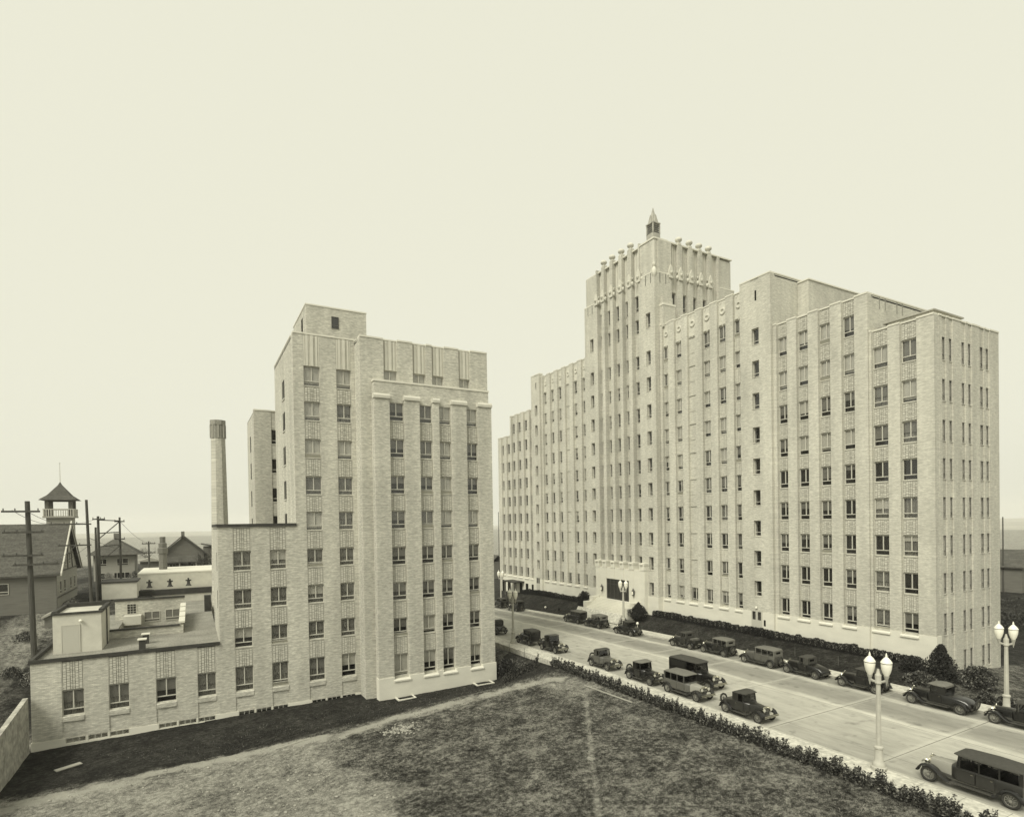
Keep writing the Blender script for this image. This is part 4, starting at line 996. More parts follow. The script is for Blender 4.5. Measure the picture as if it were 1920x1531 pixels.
def wheel_meshes(rad):
    t = MB(); t.torus((0, 0, 0), (0, 1, 0), rad-.065, .068, 26, 8)
    r_ = MB(); r_.torus((0, 0, 0), (0, 1, 0), rad-.125, .022, 24, 5); r_.cyl_axis((0, 0, 0), (0, 1, 0), .075, -.07, .07, 12)
    for k in range(12):
        a = 2*math.pi*k/12; r_.tube((.05*math.cos(a), 0, .05*math.sin(a)), ((rad-.125)*math.cos(a), 0, (rad-.125)*math.sin(a)), .017, .014, 5)
    return t.mesh('tyre', 'rubber', smooth=60), r_.mesh('rim', 'spoke', smooth=40)
def hub_mesh(): return MB().cyl_axis((0, 0, 0), (0, 1, 0), .09, -.05, .05, 10).mesh('wheel', 'iron')
CARPAINT = {}
def car_thing(kind, label, x, y, heading, paint='paint_black', top='canvas', wb=2.65, spare=True, scale=1.0, hood=None, light_top=False, group=None, z=None, bumper=True, cat='car'):
    """heading: +1 drives toward +y (away from the viewer), -1 toward -y"""
    zz = zroad(y) if z is None else z
    grade = math.atan2(zroad(y+1)-zroad(y-1), 2.0)
    o = thing({'coupe': 'coupe_car', 'sedan': 'sedan_car', 'touring': 'touring_car', 'pickup': 'pickup_truck', 'van': 'panel_van', 'roadster': 'roadster_car'}[kind], label, cat, (x, y, zz), R(90) if heading > 0 else R(-90), group)
    o.rotation_euler = (0, -grade*heading, R(90) if heading > 0 else R(-90)); o.scale = (scale,)*3
    WL[o] = (0, 0, 0)
    def P_(name, mb, m, smooth=35): 
        q = bpy.data.objects.new(name, mb if not isinstance(mb, MB) else mb.mesh(name, m, (0, 0, 0), smooth)); COL.objects.link(q); q.parent = o; WL[q] = (0, 0, 0); return q
    rad = .38; fx, rx = wb/2, -wb/2
    cowl = fx-.92; rear = {'coupe': rx-.62, 'roadster': rx-.60, 'sedan': rx-.42, 'touring': rx-.42, 'pickup': rx-.1, 'van': rx-.75}[kind]
    cab_r = {'coupe': cowl-1.25, 'roadster': cowl-1.15, 'sedan': rear+.02, 'touring': rear+.05, 'pickup': cowl-1.05, 'van': rear}[kind]
    belt = 1.16; roof = 1.80 if kind not in ('van',) else 1.95
    # chassis and running gear
    m = MB(); m.box(rear-.02, fx+.45, -.42, .42, .42, .56); P_('chassis', m, 'iron', None)
    tm, rm = cached(('wheel', rad), lambda: wheel_meshes(rad)); hm = cached('hub', hub_mesh)
    for ax in (fx, rx):
        for s_ in (-1, 1):
            w = P_('wheel', hm, None); w.location = (ax, s_*.71, rad); sub('tyre', tm, w); sub('rim', rm, w)
    m = MB(); m.tube((fx, -.66, rad), (fx, .66, rad), .04); P_('axle', m, 'iron'); m = MB(); m.tube((rx, -.66, rad), (rx, .66, rad), .05); P_('axle', m, 'iron')
    ff_ = [(fx+.50, .42), (fx+.47, .58), (fx+.34, .76), (fx+.12, .87), (fx-.12, .86), (fx-.34, .74), (fx-.55, .55), (fx-.78, .41), (fx-.95, .36)]
    rf_ = [(rx+.72, .36), (rx+.55, .44), (rx+.42, .62), (rx+.24, .80), (rx, .87), (rx-.22, .82), (rx-.40, .66), (rx-.50, .46), (rx-.52, .36)]
    fp_ = 'paint_black' if paint in ('paint_black', 'paint_dark') else 'paint_dark'
    for s_ in (-1, 1):
        P_('front_fender', fender_mesh(ff_, s_), fp_, 50); P_('rear_fender', fender_mesh(rf_, s_), fp_, 50)
        m = MB(); m.box(rx+.70, fx-.93, s_*.50, s_*.83, .335, .375); P_('running_board', m, 'iron', None)
    # hood and radiator
    P_('hood', loft([(fx+.13, .27, .60, 1.08, .12), (fx-.3, .33, .56, 1.11, .14), (cowl+.02, .42, .54, 1.14, .16)]), hood or paint, 40)
    m = loft([(fx+.12, .30, .48, 1.12, .12), (fx+.19, .30, .48, 1.12, .12)]); rd_ = P_('radiator', m, 'chrome', 40)
    m = MB(); m.box(fx+.191, fx+.20, -.24, .24, .54, 1.02); q = P_('radiator_grille', m, 'iron', None); q.parent = rd_
    m = MB(); m.lathe([(.045, 0), (.05, .05), (.02, .1)], 8, (fx+.155, 0, 1.12)); q = P_('radiator_cap', m, 'chrome'); q.parent = rd_
    for s_ in (-1, 1):
        m = MB(); c = (fx+.26, s_*.36, .92)
        m.rings([[(c[0]+dx, c[1]+rr_*math.cos(2*math.pi*j/14), c[2]+rr_*math.sin(2*math.pi*j/14)) for j in range(14)] for dx, rr_ in ((-.16, .04), (-.1, .1), (0, .125), (.03, .13))])
        h_ = P_('headlight', m, 'chrome', 50)
        m = MB(); m.cyl_axis(c, (1, 0, 0), .112, .031, .045, 14); q = P_('headlight_lens', m, 'lens'); q.parent = h_
    m = MB(); m.tube((fx+.22, -.36, .82), (fx+.22, .36, .82), .02); P_('headlight_bar', m, 'chrome')
    if bumper:
        for z_ in (.50, .60):
            m = MB(); m.box(fx+.60, fx+.625, -.74, .74, z_-.025, z_+.025); P_('bumper_bar', m, 'chrome', None)
        m = MB(); m.box(fx+.3, fx+.60, -.42, -.38, .47, .53); P_('bumper_arm', m, 'iron', None); m = MB(); m.box(fx+.3, fx+.60, .38, .42, .47, .53); P_('bumper_arm', m, 'iron', None)
    m = MB(); m.box(fx+.575, fx+.585, -.18, .18, .66, .78); P_('licence_plate', m, 'plate', None)
    # tub
    if kind in ('coupe', 'roadster'):
        st = [(cowl+.03, .44, .52, belt-.03, .12), (cowl-.25, .64, .50, belt, .08), (cab_r+.1, .70, .50, belt, .07), (cab_r-.2, .69, .50, belt-.02, .14), (rear+.35, .62, .52, belt-.16, .18), (rear+.08, .56, .54, belt-.36, .18), (rear, .50, .58, belt-.50, .08)]
    elif kind in ('pickup',):
        st = [(cowl+.03, .44, .52, belt-.03, .12), (cowl-.25, .64, .50, belt, .08), (cab_r, .68, .50, belt, .07)]
    else:
        st = [(cowl+.03, .44, .52, belt-.03, .12), (cowl-.25, .66, .50, belt, .08), (rear+.25, .72, .50, belt, .07), (rear, .68, .54, belt, .08)]
    body_ = P_('body', loft(st), paint, 40)
    for s_ in (-1, 1):
        nd = 1 if kind in ('coupe', 'roadster', 'pickup', 'van') else 2
        for k in range(nd):
            dx0 = cowl-.32-.78*k; m = MB(); m.box(dx0-.72, dx0, s_*.695, s_*.725, .56, belt-.06); q = P_('door', m, paint, None); q.parent = body_
            m = MB(); m.box(dx0-.66, dx0-.56, s_*.726, s_*.75, .98, 1.0); q = P_('door_handle', m, 'chrome', None); q.parent = body_
    if kind == 'pickup':
        for s_ in (-1, 1): m = MB(); m.box(rear-.55, cab_r-.08, s_*.62, s_*.66, .72, 1.08); P_('bed_side', m, paint, None)
        m = MB(); m.box(rear-.55, cab_r-.08, -.62, .62, .70, .74); P_('bed_floor', m, 'timber', None); m = MB(); m.box(rear-.58, rear-.552, -.64, .64, .72, 1.08); P_('tailgate', m, paint, None)
        m = MB(); m.box(rear-.2, cab_r-.5, -.5, .5, .742, 1.2); P_('load_box', m, 'timber', None)
    # windshield, pillars, roof, glass
    wx = cowl-.28
    m = MB(); m.tube((wx, -.64, belt-.02), (wx-.08, -.62, roof-.06), .028); m.tube((wx, .64, belt-.02), (wx-.08, .62, roof-.06), .028); m.tube((wx-.08, -.62, roof-.07), (wx-.08, .62, roof-.07), .028); P_('windshield_frame', m, 'paint_black')
    m = MB(); m.rings([[(wx, -.62, belt), (wx, .62, belt), (wx+.01, .62, belt), (wx+.01, -.62, belt)], [(wx-.08, -.6, roof-.08), (wx-.08, .6, roof-.08), (wx-.07, .6, roof-.08), (wx-.07, -.6, roof-.08)]]); P_('windshield', m, 'car_glass', None)
    rt = 'paint_black' if top is None else top
    ov = .16 if kind in ('sedan', 'van', 'coupe') else .06
    m = MB()
    m.rings([sect(wx-.02+ov, .60, roof-.07, roof-.03, .03), sect(wx-.12, .67, roof-.09, roof+.01, .07), sect((wx+cab_r)/2, .70, roof-.10, roof+.05, .10), sect(cab_r+.14, .68, roof-.11, roof+.01, .09), sect(cab_r-.02, .62, roof-.20, roof-.06, .09)])
    P_('roof', m, rt, 45)
    if kind == 'van':
        for s_ in (-1, 1):
            m = MB(); m.box(cab_r+.02, wx-1.05, s_*.64, s_*.70, belt-.01, roof-.09); P_('side_panel', m, paint, None)
            m = MB(); m.box(cab_r+.3, wx-1.2, s_*.701, s_*.712, belt+.12, roof-.2); P_('side_moulding', m, 'paint_dark', None)
            m = MB(); m.box(wx-1.03, wx-.1, s_*.66, s_*.672, belt, roof-.1); P_('side_window', m, 'car_glass', None)
            m = MB(); m.box(wx-.14, wx-.07, s_*.645, s_*.685, belt, roof-.09); P_('pillar', m, paint, None)
        m = MB(); m.box(cab_r, cab_r+.04, -.64, .64, .6, roof-.1); P_('rear_panel', m, paint, None)
    else:
        solid_rear = kind in ('coupe', 'roadster', 'sedan')
        n_p = 2 if kind in ('coupe', 'roadster', 'pickup') else 3
        for s_ in (-1, 1):
            for k in range(n_p+1):
                px_ = lerp(wx-.1, cab_r+.08, k/n_p)
                wdt = .05 if (k < n_p or not solid_rear) else .12
                if kind == 'touring' and k in (1, 2): wdt = .02
                m = MB(); m.box(px_-wdt, px_+wdt*.2, s_*.625, s_*.675, belt-.02, roof-.08); P_('pillar', m, paint if kind in ('sedan', 'coupe') else rt, None)
            if kind in ('coupe', 'roadster'):
                m = MB(); m.box(cab_r+.04, lerp(wx-.1, cab_r+.08, .5)-.05, s_*.63, s_*.672, belt-.02, roof-.09); P_('quarter_panel', m, rt if kind == 'roadster' else paint, None)
            if kind in ('sedan', 'coupe'):
                m = MB(); m.box(cab_r+.15, wx-.12, s_*.648, s_*.656, belt, roof-.1); P_('side_window', m, 'car_glass', None)
        m = MB(); m.box(cab_r+.02, cab_r+.07, -.63, .63, belt-.04, roof-.12); rp_ = P_('rear_curtain' if kind in ('touring', 'roadster', 'pickup') else 'rear_panel', m, rt if kind in ('touring', 'roadster', 'pickup') else paint, None)
        m = MB(); m.box(cab_r+.008, cab_r+.018, -.3, .3, belt+.22, roof-.24); q = P_('rear_window', m, 'car_glass', None); q.parent = rp_
    for sx in ([cowl-.95] if kind in ('coupe', 'roadster', 'pickup', 'van') else [cowl-.95, cowl-1.8]):
        m = MB(); m.box(sx-.12, sx+.02, -.56, .56, .8, 1.32); m.box(sx, sx+.42, -.56, .56, .72, .86); P_('seat', m, 'upholstery', None)
    m = MB(); m.torus((cowl-.52, -.3, 1.2), (1, 0, .6), .19, .015, 16, 5); P_('steering_wheel', m, 'iron')
    if spare:
        w = P_('spare_wheel', hm, None); w.location = (rear-.14, 0, .78); w.rotation_euler = (R(-12), 0, R(90)); sub('tyre', tm, w); sub('rim', rm, w)
    m = MB(); m.cyl_axis((rear-.05, -.5, .72), (1, 0, 0), .05, -.06, .04, 10); P_('tail_light', m, 'chrome')
    return o
XN, XFAR = 35.47, 49.22
car_thing('sedan', 'large dark closed sedan at lower right corner, nearest car to viewer', 35.75, 14.75, 1, 'paint_dark', 'canvas', wb=3.35, spare=False, scale=1.08, hood='paint_tan', bumper=False)
car_thing('coupe', 'dark coupe with sun visor and rear spare wheel, parked ahead of the pale hooded sedan', XN, 28.66, -1, 'paint_dark', 'canvas', wb=2.82)
car_thing('sedan', 'two tone sedan with pale hood parked by kerb beside long black van', XN, 34.5, -1, 'paint_grey', 'canvas_light', wb=3.05, hood='paint_tan', scale=1.03, spare=False)
car_thing('van', 'long black panel van with flat roof standing double parked beyond pale hooded sedan', 38.6, 36.4, -1, 'paint_black', 'canvas', wb=3.45, scale=1.08, spare=False, cat='van')
car_thing('coupe', 'black coupe with light roof between grey roadster and pale hooded sedan', XN, 39.6, -1, 'paint_black', 'canvas_light', wb=2.7)
car_thing('roadster', 'small grey roadster with folded dark top parked alone on near kerb', XN, 45.4, -1, 'paint_grey', 'canvas', wb=2.5)
car_thing('coupe', 'black coupe with bright double bumper in front of the near distant lamp post', XN+.2, 54.9, -1, 'paint_black', None, wb=2.75)
car_thing('sedan', 'black sedan partly hidden behind twin globe lamp post on near side', XN+.1, 60.3, 1, 'paint_black', 'canvas', wb=2.6, spare=False)
car_thing('coupe', 'dark coupe with rear spare half hidden by corner of the ward building', XN+.3, 69.2, 1, 'paint_dark', 'canvas', wb=2.6)
car_thing('touring', 'black car cut off by right edge of picture on far side of street', XFAR, 17.4, 1, 'paint_black', 'canvas', wb=2.9)
car_thing('coupe', 'black coupe with long sloping rear deck on far kerb, second from right edge', XFAR, 22.5, 1, 'paint_black', 'canvas_light', wb=3.1, scale=1.03)
car_thing('sedan', 'black sedan on far kerb partly hidden behind nearest lamp post globes', XFAR, 28.2, 1, 'paint_black', 'canvas', wb=2.75)
car_thing('roadster', 'black roadster with raised canvas top on far kerb between touring car and sedan', XFAR, 33.4, 1, 'paint_black', 'canvas', wb=2.8, spare=False)
car_thing('touring', 'grey touring car with pale canvas top and rear spare on far kerb', XFAR, 38.05, 1, 'paint_grey', 'canvas_light', wb=3.0)
car_thing('touring', 'black touring car with light canvas top behind the pickup on far kerb', XFAR, 43.5, 1, 'paint_black', 'canvas_light', wb=2.75)
car_thing('pickup', 'small open pickup truck with tools on its bed parked on far kerb', XFAR-.2, 47.9, 1, 'paint_dark', 'canvas', wb=2.64, spare=False, cat='truck')
car_thing('coupe', 'black coupe nearest the lamp post at the hospital steps', XFAR-.2, 57.9, 1, 'paint_black', 'canvas', wb=2.85)
car_thing('touring', 'black touring car in the middle of three parked before entrance steps', XFAR+.1, 64.9, 1, 'paint_black', 'canvas_light', wb=2.9)
car_thing('sedan', 'tall black sedan with clear windows parked farthest left before entrance steps', XFAR+.2, 70.0, 1, 'paint_black', 'canvas_light', wb=3.1, spare=False)
car_thing('sedan', 'dark sedan with rear plate parked by far lawn corner', XFAR+.5, 88.4, 1, 'paint_dark', 'canvas', wb=2.7)
car_thing('touring', 'black car with shining lamps in middle of distant far kerb row', XFAR+.6, 94.6, 1, 'paint_black', 'canvas', wb=2.8)
car_thing('sedan', 'farthest car visible at edge of the ward building wall', XFAR+.7, 100.4, 1, 'paint_black', 'canvas', wb=2.7, spare=False)

# ------------------------------------------------------------------ lamp posts
def lamp_meshes():
    b_ = MB(); b_.lathe([(.40, 0), (.40, .14), (.33, .20), (.33, .34), (.27, .42), (.22, .5), (.20, 1.15), (.25, 1.2), (.25, 1.28), (.17, 1.36)], 12)
    c = MB(); n = 16; rings = []
    for z, r1 in ((1.34, .155), (2.5, .145), (4.2, .125), (4.85, .115)): rings.append([((r1*(1 if j % 2 else .90))*math.cos(2*math.pi*j/n), (r1*(1 if j % 2 else .90))*math.sin(2*math.pi*j/n), z) for j in range(n)])
    c.rings(rings); c.lathe([(.14, 4.84), (.19, 4.92), (.15, 5.02), (.17, 5.35), (.10, 5.45), (.05, 5.7)], 10)
    a = MB(); pts = [(.05, 5.0), (.22, 4.98), (.36, 5.06), (.40, 5.20)]
    for p, q in zip(pts[:-1], pts[1:]): a.tube((p[0], 0, p[1]), (q[0], 0, q[1]), .075, .075, 8)
    a.lathe([(.02, 4.78), (.04, 4.9), (.07, 5.0), (.09, 5.16), (.14, 5.30), (.14, 5.36)], 10, (.40, 0, 0))
    g = MB(); g.lathe([(.12, 5.36), (.19, 5.5), (.26, 5.75), (.285, 5.98), (.26, 6.1)], 14, (.40, 0, 0))
    k = MB(); k.lathe([(.30, 6.08), (.285, 6.14), (.2, 6.27), (.10, 6.38), (.05, 6.42), (.06, 6.48), (.015, 6.64)], 14, (.40, 0, 0))
    bd = MB(); bd.torus((.40, 0, 6.06), (0, 0, 1), .288, .014, 14, 5)
    for j in range(0): bd.tube((.40+.315*math.cos(2*math.pi*j/7), .315*math.sin(2*math.pi*j/7), 5.75), (.40+.33*math.cos(2*math.pi*j/7), .33*math.sin(2*math.pi*j/7), 6.08), .012, .012, 4)
    return [b_.mesh('lamp_base', 'concrete_post', smooth=40), c.mesh('lamp_column', 'concrete_post', smooth=25), a.mesh('lamp_arm', 'lead', smooth=40), g.mesh('lamp_globe', 'lamp_glass', smooth=50), k.mesh('globe_cap', 'lamp_glass', smooth=50), bd.mesh('globe_rib', 'iron')]
LM = lamp_meshes()
for x, y, rz, lb in ((33.95, 18.6, -62, 'tall twin globe concrete lamp post closest to viewer on near sidewalk'), (33.9, 61.1, -62, 'twin globe lamp post beside black sedan near the ward building corner'),
                     (51.3, 61.4, -58, 'twin globe lamp post in front of the hospital entrance doors'), (51.3, 97.0, -45, 'most distant twin globe lamp post at far end of hospital lawn'), (51.3, 19.2, -62, 'twin globe lamp post on far sidewalk at right edge of picture')):
    o = thing('street_lamp', lb, 'street lamp', (x, y, zroad(y)+.14), R(rz), 'twin globe street lamps')
    WL[o] = (0, 0, 0)
    sub('lamp_base', LM[0], o); sub('lamp_column', LM[1], o)
    for k in (0, 180):
        a = sub('lamp_arm', LM[2], o, rot=(0, 0, R(k))); g = sub('lamp_globe', LM[3], o, rot=(0, 0, R(k))); sub('globe_cap', LM[4], g); sub('globe_rib', LM[5], g)

# ------------------------------------------------------------------ planting
def leaves(n, fn, size, seed, up=0.3):
    rg = random.Random(seed); m = MB(); m.nofix = True
    for _ in range(n):
        p = fn(rg)
        if p is None: continue
        s_ = size*rg.uniform(.6, 1.3); a = Vector((rg.gauss(0, 1), rg.gauss(0, 1), rg.gauss(0, 1)+up)).normalized(); b_ = a.orthogonal().normalized(); b_ = (Matrix.Rotation(rg.uniform(0, 6.28), 3, a) @ b_)
        c = a.cross(b_)*.45
        p = Vector(p); i = len(m.v)
        m.v += [tuple(p-b_*s_), tuple(p+c*s_), tuple(p+b_*s_), tuple(p-c*s_)]; m.f.append((i, i+1, i+2, i+3))
    return m
def tones(o, mt):  # random leaf tones; the paler leaves also paint in bright highlights
    me = o.data; rg = random.Random(3)
    for q in (('leaf_pale', 'leaf_dark') if mt != 'leaf_dark' else ('leaf', 'leaf_dark')): me.materials.append(MATS[q])
    me.polygons.foreach_set('material_index', [0 if r_ < .55 else (1 if r_ < .80 else 2) for r_ in (rg.random() for _ in me.polygons)])
def bush(name, label, x, y, rx, ry, h, n, mt, shape='round', size=.09, group=None, seed=1, z=None):
    z0_ = (zground(x, y) if z is None else z)-.05
    def fn(rg):
        u = rg.random()**.55; th = rg.uniform(0, 6.283); zz = rg.random()
        if shape == 'cone': rad = (1-zz)**.62*.95+.04
        elif shape == 'spiky': rad = math.sin(math.pi*min(1, zz*.75+.25))*(.75+.35*abs(math.sin(th*4+zz*3)))
        elif shape == 'low': rad = math.sqrt(max(0, 1-zz*zz))
        else: rad = math.sqrt(max(0, 1-(2*zz-.75)**2/1.65))
        k = 1+.16*math.sin(th*5+zz*7+seed)+.1*math.sin(th*9-zz*13)
        rad *= u*k
        return (x+rx*rad*math.cos(th), y+ry*rad*math.sin(th), z0_+h*zz*(1+.10*math.sin(th*3+seed)))
    o = thing(name, label, 'shrub', (x, y, z0_), 0, group)
    tones(part('foliage', leaves(n, fn, size, seed), mt, o), mt)
    m = MB()
    for k in range(5):
        a = 1.26*k+seed; m.tube((x+.06*math.cos(a), y+.06*math.sin(a), z0_-.05), (x+rx*.45*math.cos(a), y+ry*.45*math.sin(a), z0_+h*.6), .03, .012, 5)
    part('stem', m, 'bark', o); return o
bush('shrub', 'dark round bush left of entrance steps', 54.9, 75.3, 1.15, 1.25, 2.2, 5200, 'leaf_dark', 'round', .09, seed=3, z=-13.6)
bush('shrub', 'spiky dark bush right of entrance steps behind lamp post', 54.4, 61.9, 1.25, 1.3, 2.1, 5200, 'leaf_dark', 'spiky', .10, seed=5, z=-13.7)
bush('shrub', 'small rounded dark bush at foot of entrance steps', 53.0, 63.3, .5, .5, .95, 1400, 'leaf_dark', 'round', .07, seed=6)
bush('shrub', 'small dark cone shrub among cars at steps', 52.8, 68.6+5.6, .32, .32, .95, 800, 'leaf_dark', 'cone', .06, seed=7)
bush('shrub', 'small dark conifer at corner of the far lawn left of steps', 52.9, 79.6, .3, .3, .8, 700, 'leaf_dark', 'cone', .06, seed=8)
bush('shrub', 'tall dark pointed evergreen at right corner of hospital', 55.6, 25.3, 1.5, 1.5, 2.7, 7000, 'leaf_dark', 'cone', .09, seed=9, z=-13.9)
bush('shrub', 'loose leafy bush with pale leaves right of pointed evergreen', 56.0, 22.9, 1.2, 1.25, 1.7, 4200, 'leaf', 'round', .10, seed=10, z=-14.2)
bush('shrub', 'dark bush crowding left side of pointed evergreen', 55.6, 27.4, .9, 1.2, 1.35, 3800, 'leaf_dark', 'round', .08, seed=11, z=-13.8)
bush('shrub', 'low spreading pale leaved bush on lawn by far sidewalk', 53.9, 26.0, .9, 1.5, .95, 3800, 'leaf', 'low', .09, seed=12)
for k, (yy, lb) in enumerate(((21.2, 'low bush behind black coupe, leftmost of right hand sidewalk bushes'), (19.9, 'low bush in middle of right hand sidewalk bushes'), (18.6, 'low bush nearest the right edge by lamp post'))):
    bush('shrub', lb, 53.2, yy, .6, .7, .75, 1700, 'leaf', 'low', .09, seed=20+k, group='low bushes along the far sidewalk')
# row of clipped shrubs along the hospital wall, one mesh shared
def clip_mesh(seed):
    def fn(rg):
        th = rg.uniform(0, 6.283); zz = rg.random(); u = rg.random()**.35
        rad = (1-.9*max(0, zz-.55)**2*3.2)**.5*u if zz < .98 else .3*u
        return (.38*rad*math.cos(th), .40*rad*math.sin(th), .86*zz)
    m = leaves(900, fn, .065, seed); return m.mesh('foliage', 'leaf_dark')
CM = [clip_mesh(40+k) for k in range(4)]
def stem_mesh():
    m = MB(); m.tube((0, 0, -.1), (0, 0, .5), .03, .02, 5); return m.mesh('stem', 'bark')
SM = stem_mesh()
def clipped(y, lab, grp, x):
    o = thing('clipped_shrub', lab, 'shrub', (x+rnd.uniform(-.05, .05), y, zground(x, y)-.05), rnd.uniform(0, 6.28), grp)
    s_ = rnd.uniform(.92, 1.1); o.scale = (s_, s_, s_*rnd.uniform(.92, 1.08)); sub('foliage', CM[rnd.randrange(4)], o); sub('stem', SM, o)
y = 28.6
while y < 61.0:
    clipped(y, 'clipped dark shrub in the hedge row against hospital wall right of the entrance', 'hedge row right of entrance', 56.55); y += .66
y = 76.8
while y < 98:
    clipped(y, 'clipped dark shrub in the hedge row against hospital wall left of the entrance', 'hedge row left of entrance', 56.45); y += .7
# street hedge on the near side
def hedge(name, label, pts, w, h, n, seed, mt='leaf'):
    tot = sum(math.dist(a, b_) for a, b_ in zip(pts[:-1], pts[1:]))
    def at(t):
        for a, b_ in zip(pts[:-1], pts[1:]):
            L = math.dist(a, b_)
            if t <= L: return lerp(a[0], b_[0], t/L), lerp(a[1], b_[1], t/L)
            t -= L
        return pts[-1]
    nb = int(tot/.36); rg0 = random.Random(seed); plants = [(i*.36+rg0.uniform(-.12, .12), rg0.uniform(.62, 1.18), rg0.uniform(-.12, .12)) for i in range(nb)]
    shoots = []
    for t, hs, off in plants:
        for k in range(9): shoots.append((t, off, hs, rg0.uniform(-.30, .30), rg0.uniform(-.5, .5)*w, rg0.uniform(.55, 1.0)))
    def fn(rg):
        t, off, hs, lt, lx, hh = shoots[rg.randrange(len(shoots))]
        f = rg.random()**.75; zz = f*h*hs*hh
        x, y = at(max(0, min(tot, t+lt*f)))
        x2 = x+off+lx*(.35+.65*f)+rg.gauss(0, .045); y2 = y+rg.gauss(0, .05)
        return (x2, y2, zground(min(x2, 31.85), y2)-.03+zz+.03)
    o = thing(name, label, 'hedge', (pts[0][0], pts[0][1], zground(*pts[0])))
    tones(part('foliage', leaves(n, fn, .075, seed, .8), mt, o), mt)
    m = MB()
    for t, off, hs, lt, lx, hh in shoots[::2]:
        x, y = at(max(0, min(tot, t))); x2, y2 = at(max(0, min(tot, t+lt))); zg = zground(min(x+off, 31.85), y)
        m.tube((x+off, y, zg-.06), (x2+off+lx, y2, zg+h*hs*hh*.92), .012, .006, 4)
    part('stem', m, 'bark', o, kind='stuff')
hedge('street_hedge', 'long ragged leafy hedge between the lawn and near sidewalk', [(31.75, 9.5), (31.75, 49.8)], .85, 1.05, 46000, 61, 'leaf')
hedge('cross_hedge', 'short leafy hedge joining ward building corner to the street hedge', [(27.9, 52.2), (31.3, 50.6)], .95, 1.25, 7000, 62, 'leaf')
bush('shrub', 'dark shrub against corner of the ward building', 28.9, 53.6, .8, .8, 1.7, 3600, 'leaf_dark', 'round', .10, seed=63)
bush('shrub', 'pale flowering bush beside the corner of the ward building', 29.0, 55.6, .8, .9, 1.5, 3000, 'leaf_pale', 'round', .09, seed=64)
bush('shrub', 'dense low planting by kerb behind the cross hedge', 30.4, 54.2, .9, 1.8, .7, 3600, 'leaf', 'low', .09, seed=65)
for k, (x, y) in enumerate(((31.9, 58.5), (31.9, 55.0), (31.9, 52.2), (31.9, 62.2))):
    z_ = zground(x, y); m = MB(); m.tube((x, y, z_-.1), (x, y, z_+1.2), .025, .025, 6)
    solo('garden_stake', m, 'timber', ['thin stake in planting strip just left of near lamp post, second nearest', 'thin stake in planting strip, middle of the row beside cross hedge', 'thin stake in planting strip closest to the street hedge end', 'thin stake in planting strip closest to ward building wall edge'][k], 'stake', (x, y, z_), 'thin stakes in the planting strip')
for k, y in enumerate((33.0, 37.5, 41.0, 46.2, 50.5)):
    x = 53.6; z_ = zground(x, y); m = MB(); m.tube((x, y, z_-.1), (x, y, z_+1.0), .022, .02, 6)
    solo('lawn_stake', m, 'timber', ['thin stake in hospital lawn behind the black roadster', 'thin stake in hospital lawn behind the grey touring car', 'thin stake in hospital lawn between the two touring cars', 'thin stake in hospital lawn behind the pickup truck', 'thin stake in hospital lawn left of the pickup, nearest entrance'][k], 'stake', (x, y, z_), 'thin stakes in the hospital lawn')
for y, lb in ((83.5, 'small white ball on short post at far lawn edge'), (60.2, 'small white ball on short post beside the entrance lamp')):
    x = 52.7; z_ = zground(x, y); m = MB(); m.tube((x, y, z_-.1), (x, y, z_+.45), .03, .03, 6); m.lathe([(.02, 0), (.14, .06), (.2, .2), (.14, .34), (.02, .4)], 12, (x, y, z_+.42)); solo('ball_marker', m, 'lamp_glass', lb, 'marker', (x, y, z_), smooth=50)

# lawn litter: rubble heap, loose stones, grass tufts
def rock_mesh(seed):
    rg = random.Random(seed); m = MB(); m.lathe([(.3, 0), (.8, .25), (1, .55), (.6, .95), (.15, 1.1)], 6); m.v = [(x*rg.uniform(.8, 1.2), y*rg.uniform(.8, 1.2), z*rg.uniform(.7, 1.0)) for x, y, z in m.v]; return m
def rocks(pts, seed):
    rg = random.Random(seed); m = MB()
    for x, y, s_ in pts:
        q = rock_mesh(rg.randrange(9999)); z_ = zground(x, y)-.02; i = len(m.v); m.v += [(x+a*s_, y+b_*s_, z_+c*s_) for a, b_, c in q.v]; m.f += [tuple(i+k for k in f) for f in q.f]
    return m
rg = random.Random(77)
pts = [(14.0+rg.gauss(0, .75), 43.9+rg.gauss(0, .55), rg.uniform(.03, .10)) for _ in range(230)]
solo('rubble_heap', rocks(pts, 1), 'rock', 'scattered heap of small pale stones on lawn near the dirt path', 'rubble', (14, 43.9, -16.1))
pts = []
for _ in range(2600):
    x, y = rg.uniform(-11, 12), rg.uniform(30, 48)
    if soil_amount(x, y) > .5: pts.append((x, y, rg.uniform(.015, .06)*(1 if rg.random() < .93 else 2)))
for _ in range(260): pts.append((rg.uniform(12, 31), rg.uniform(18, 47), rg.uniform(.012, .035)))
struct('loose_stones', rocks(pts, 2), 'rock', kind='stuff')
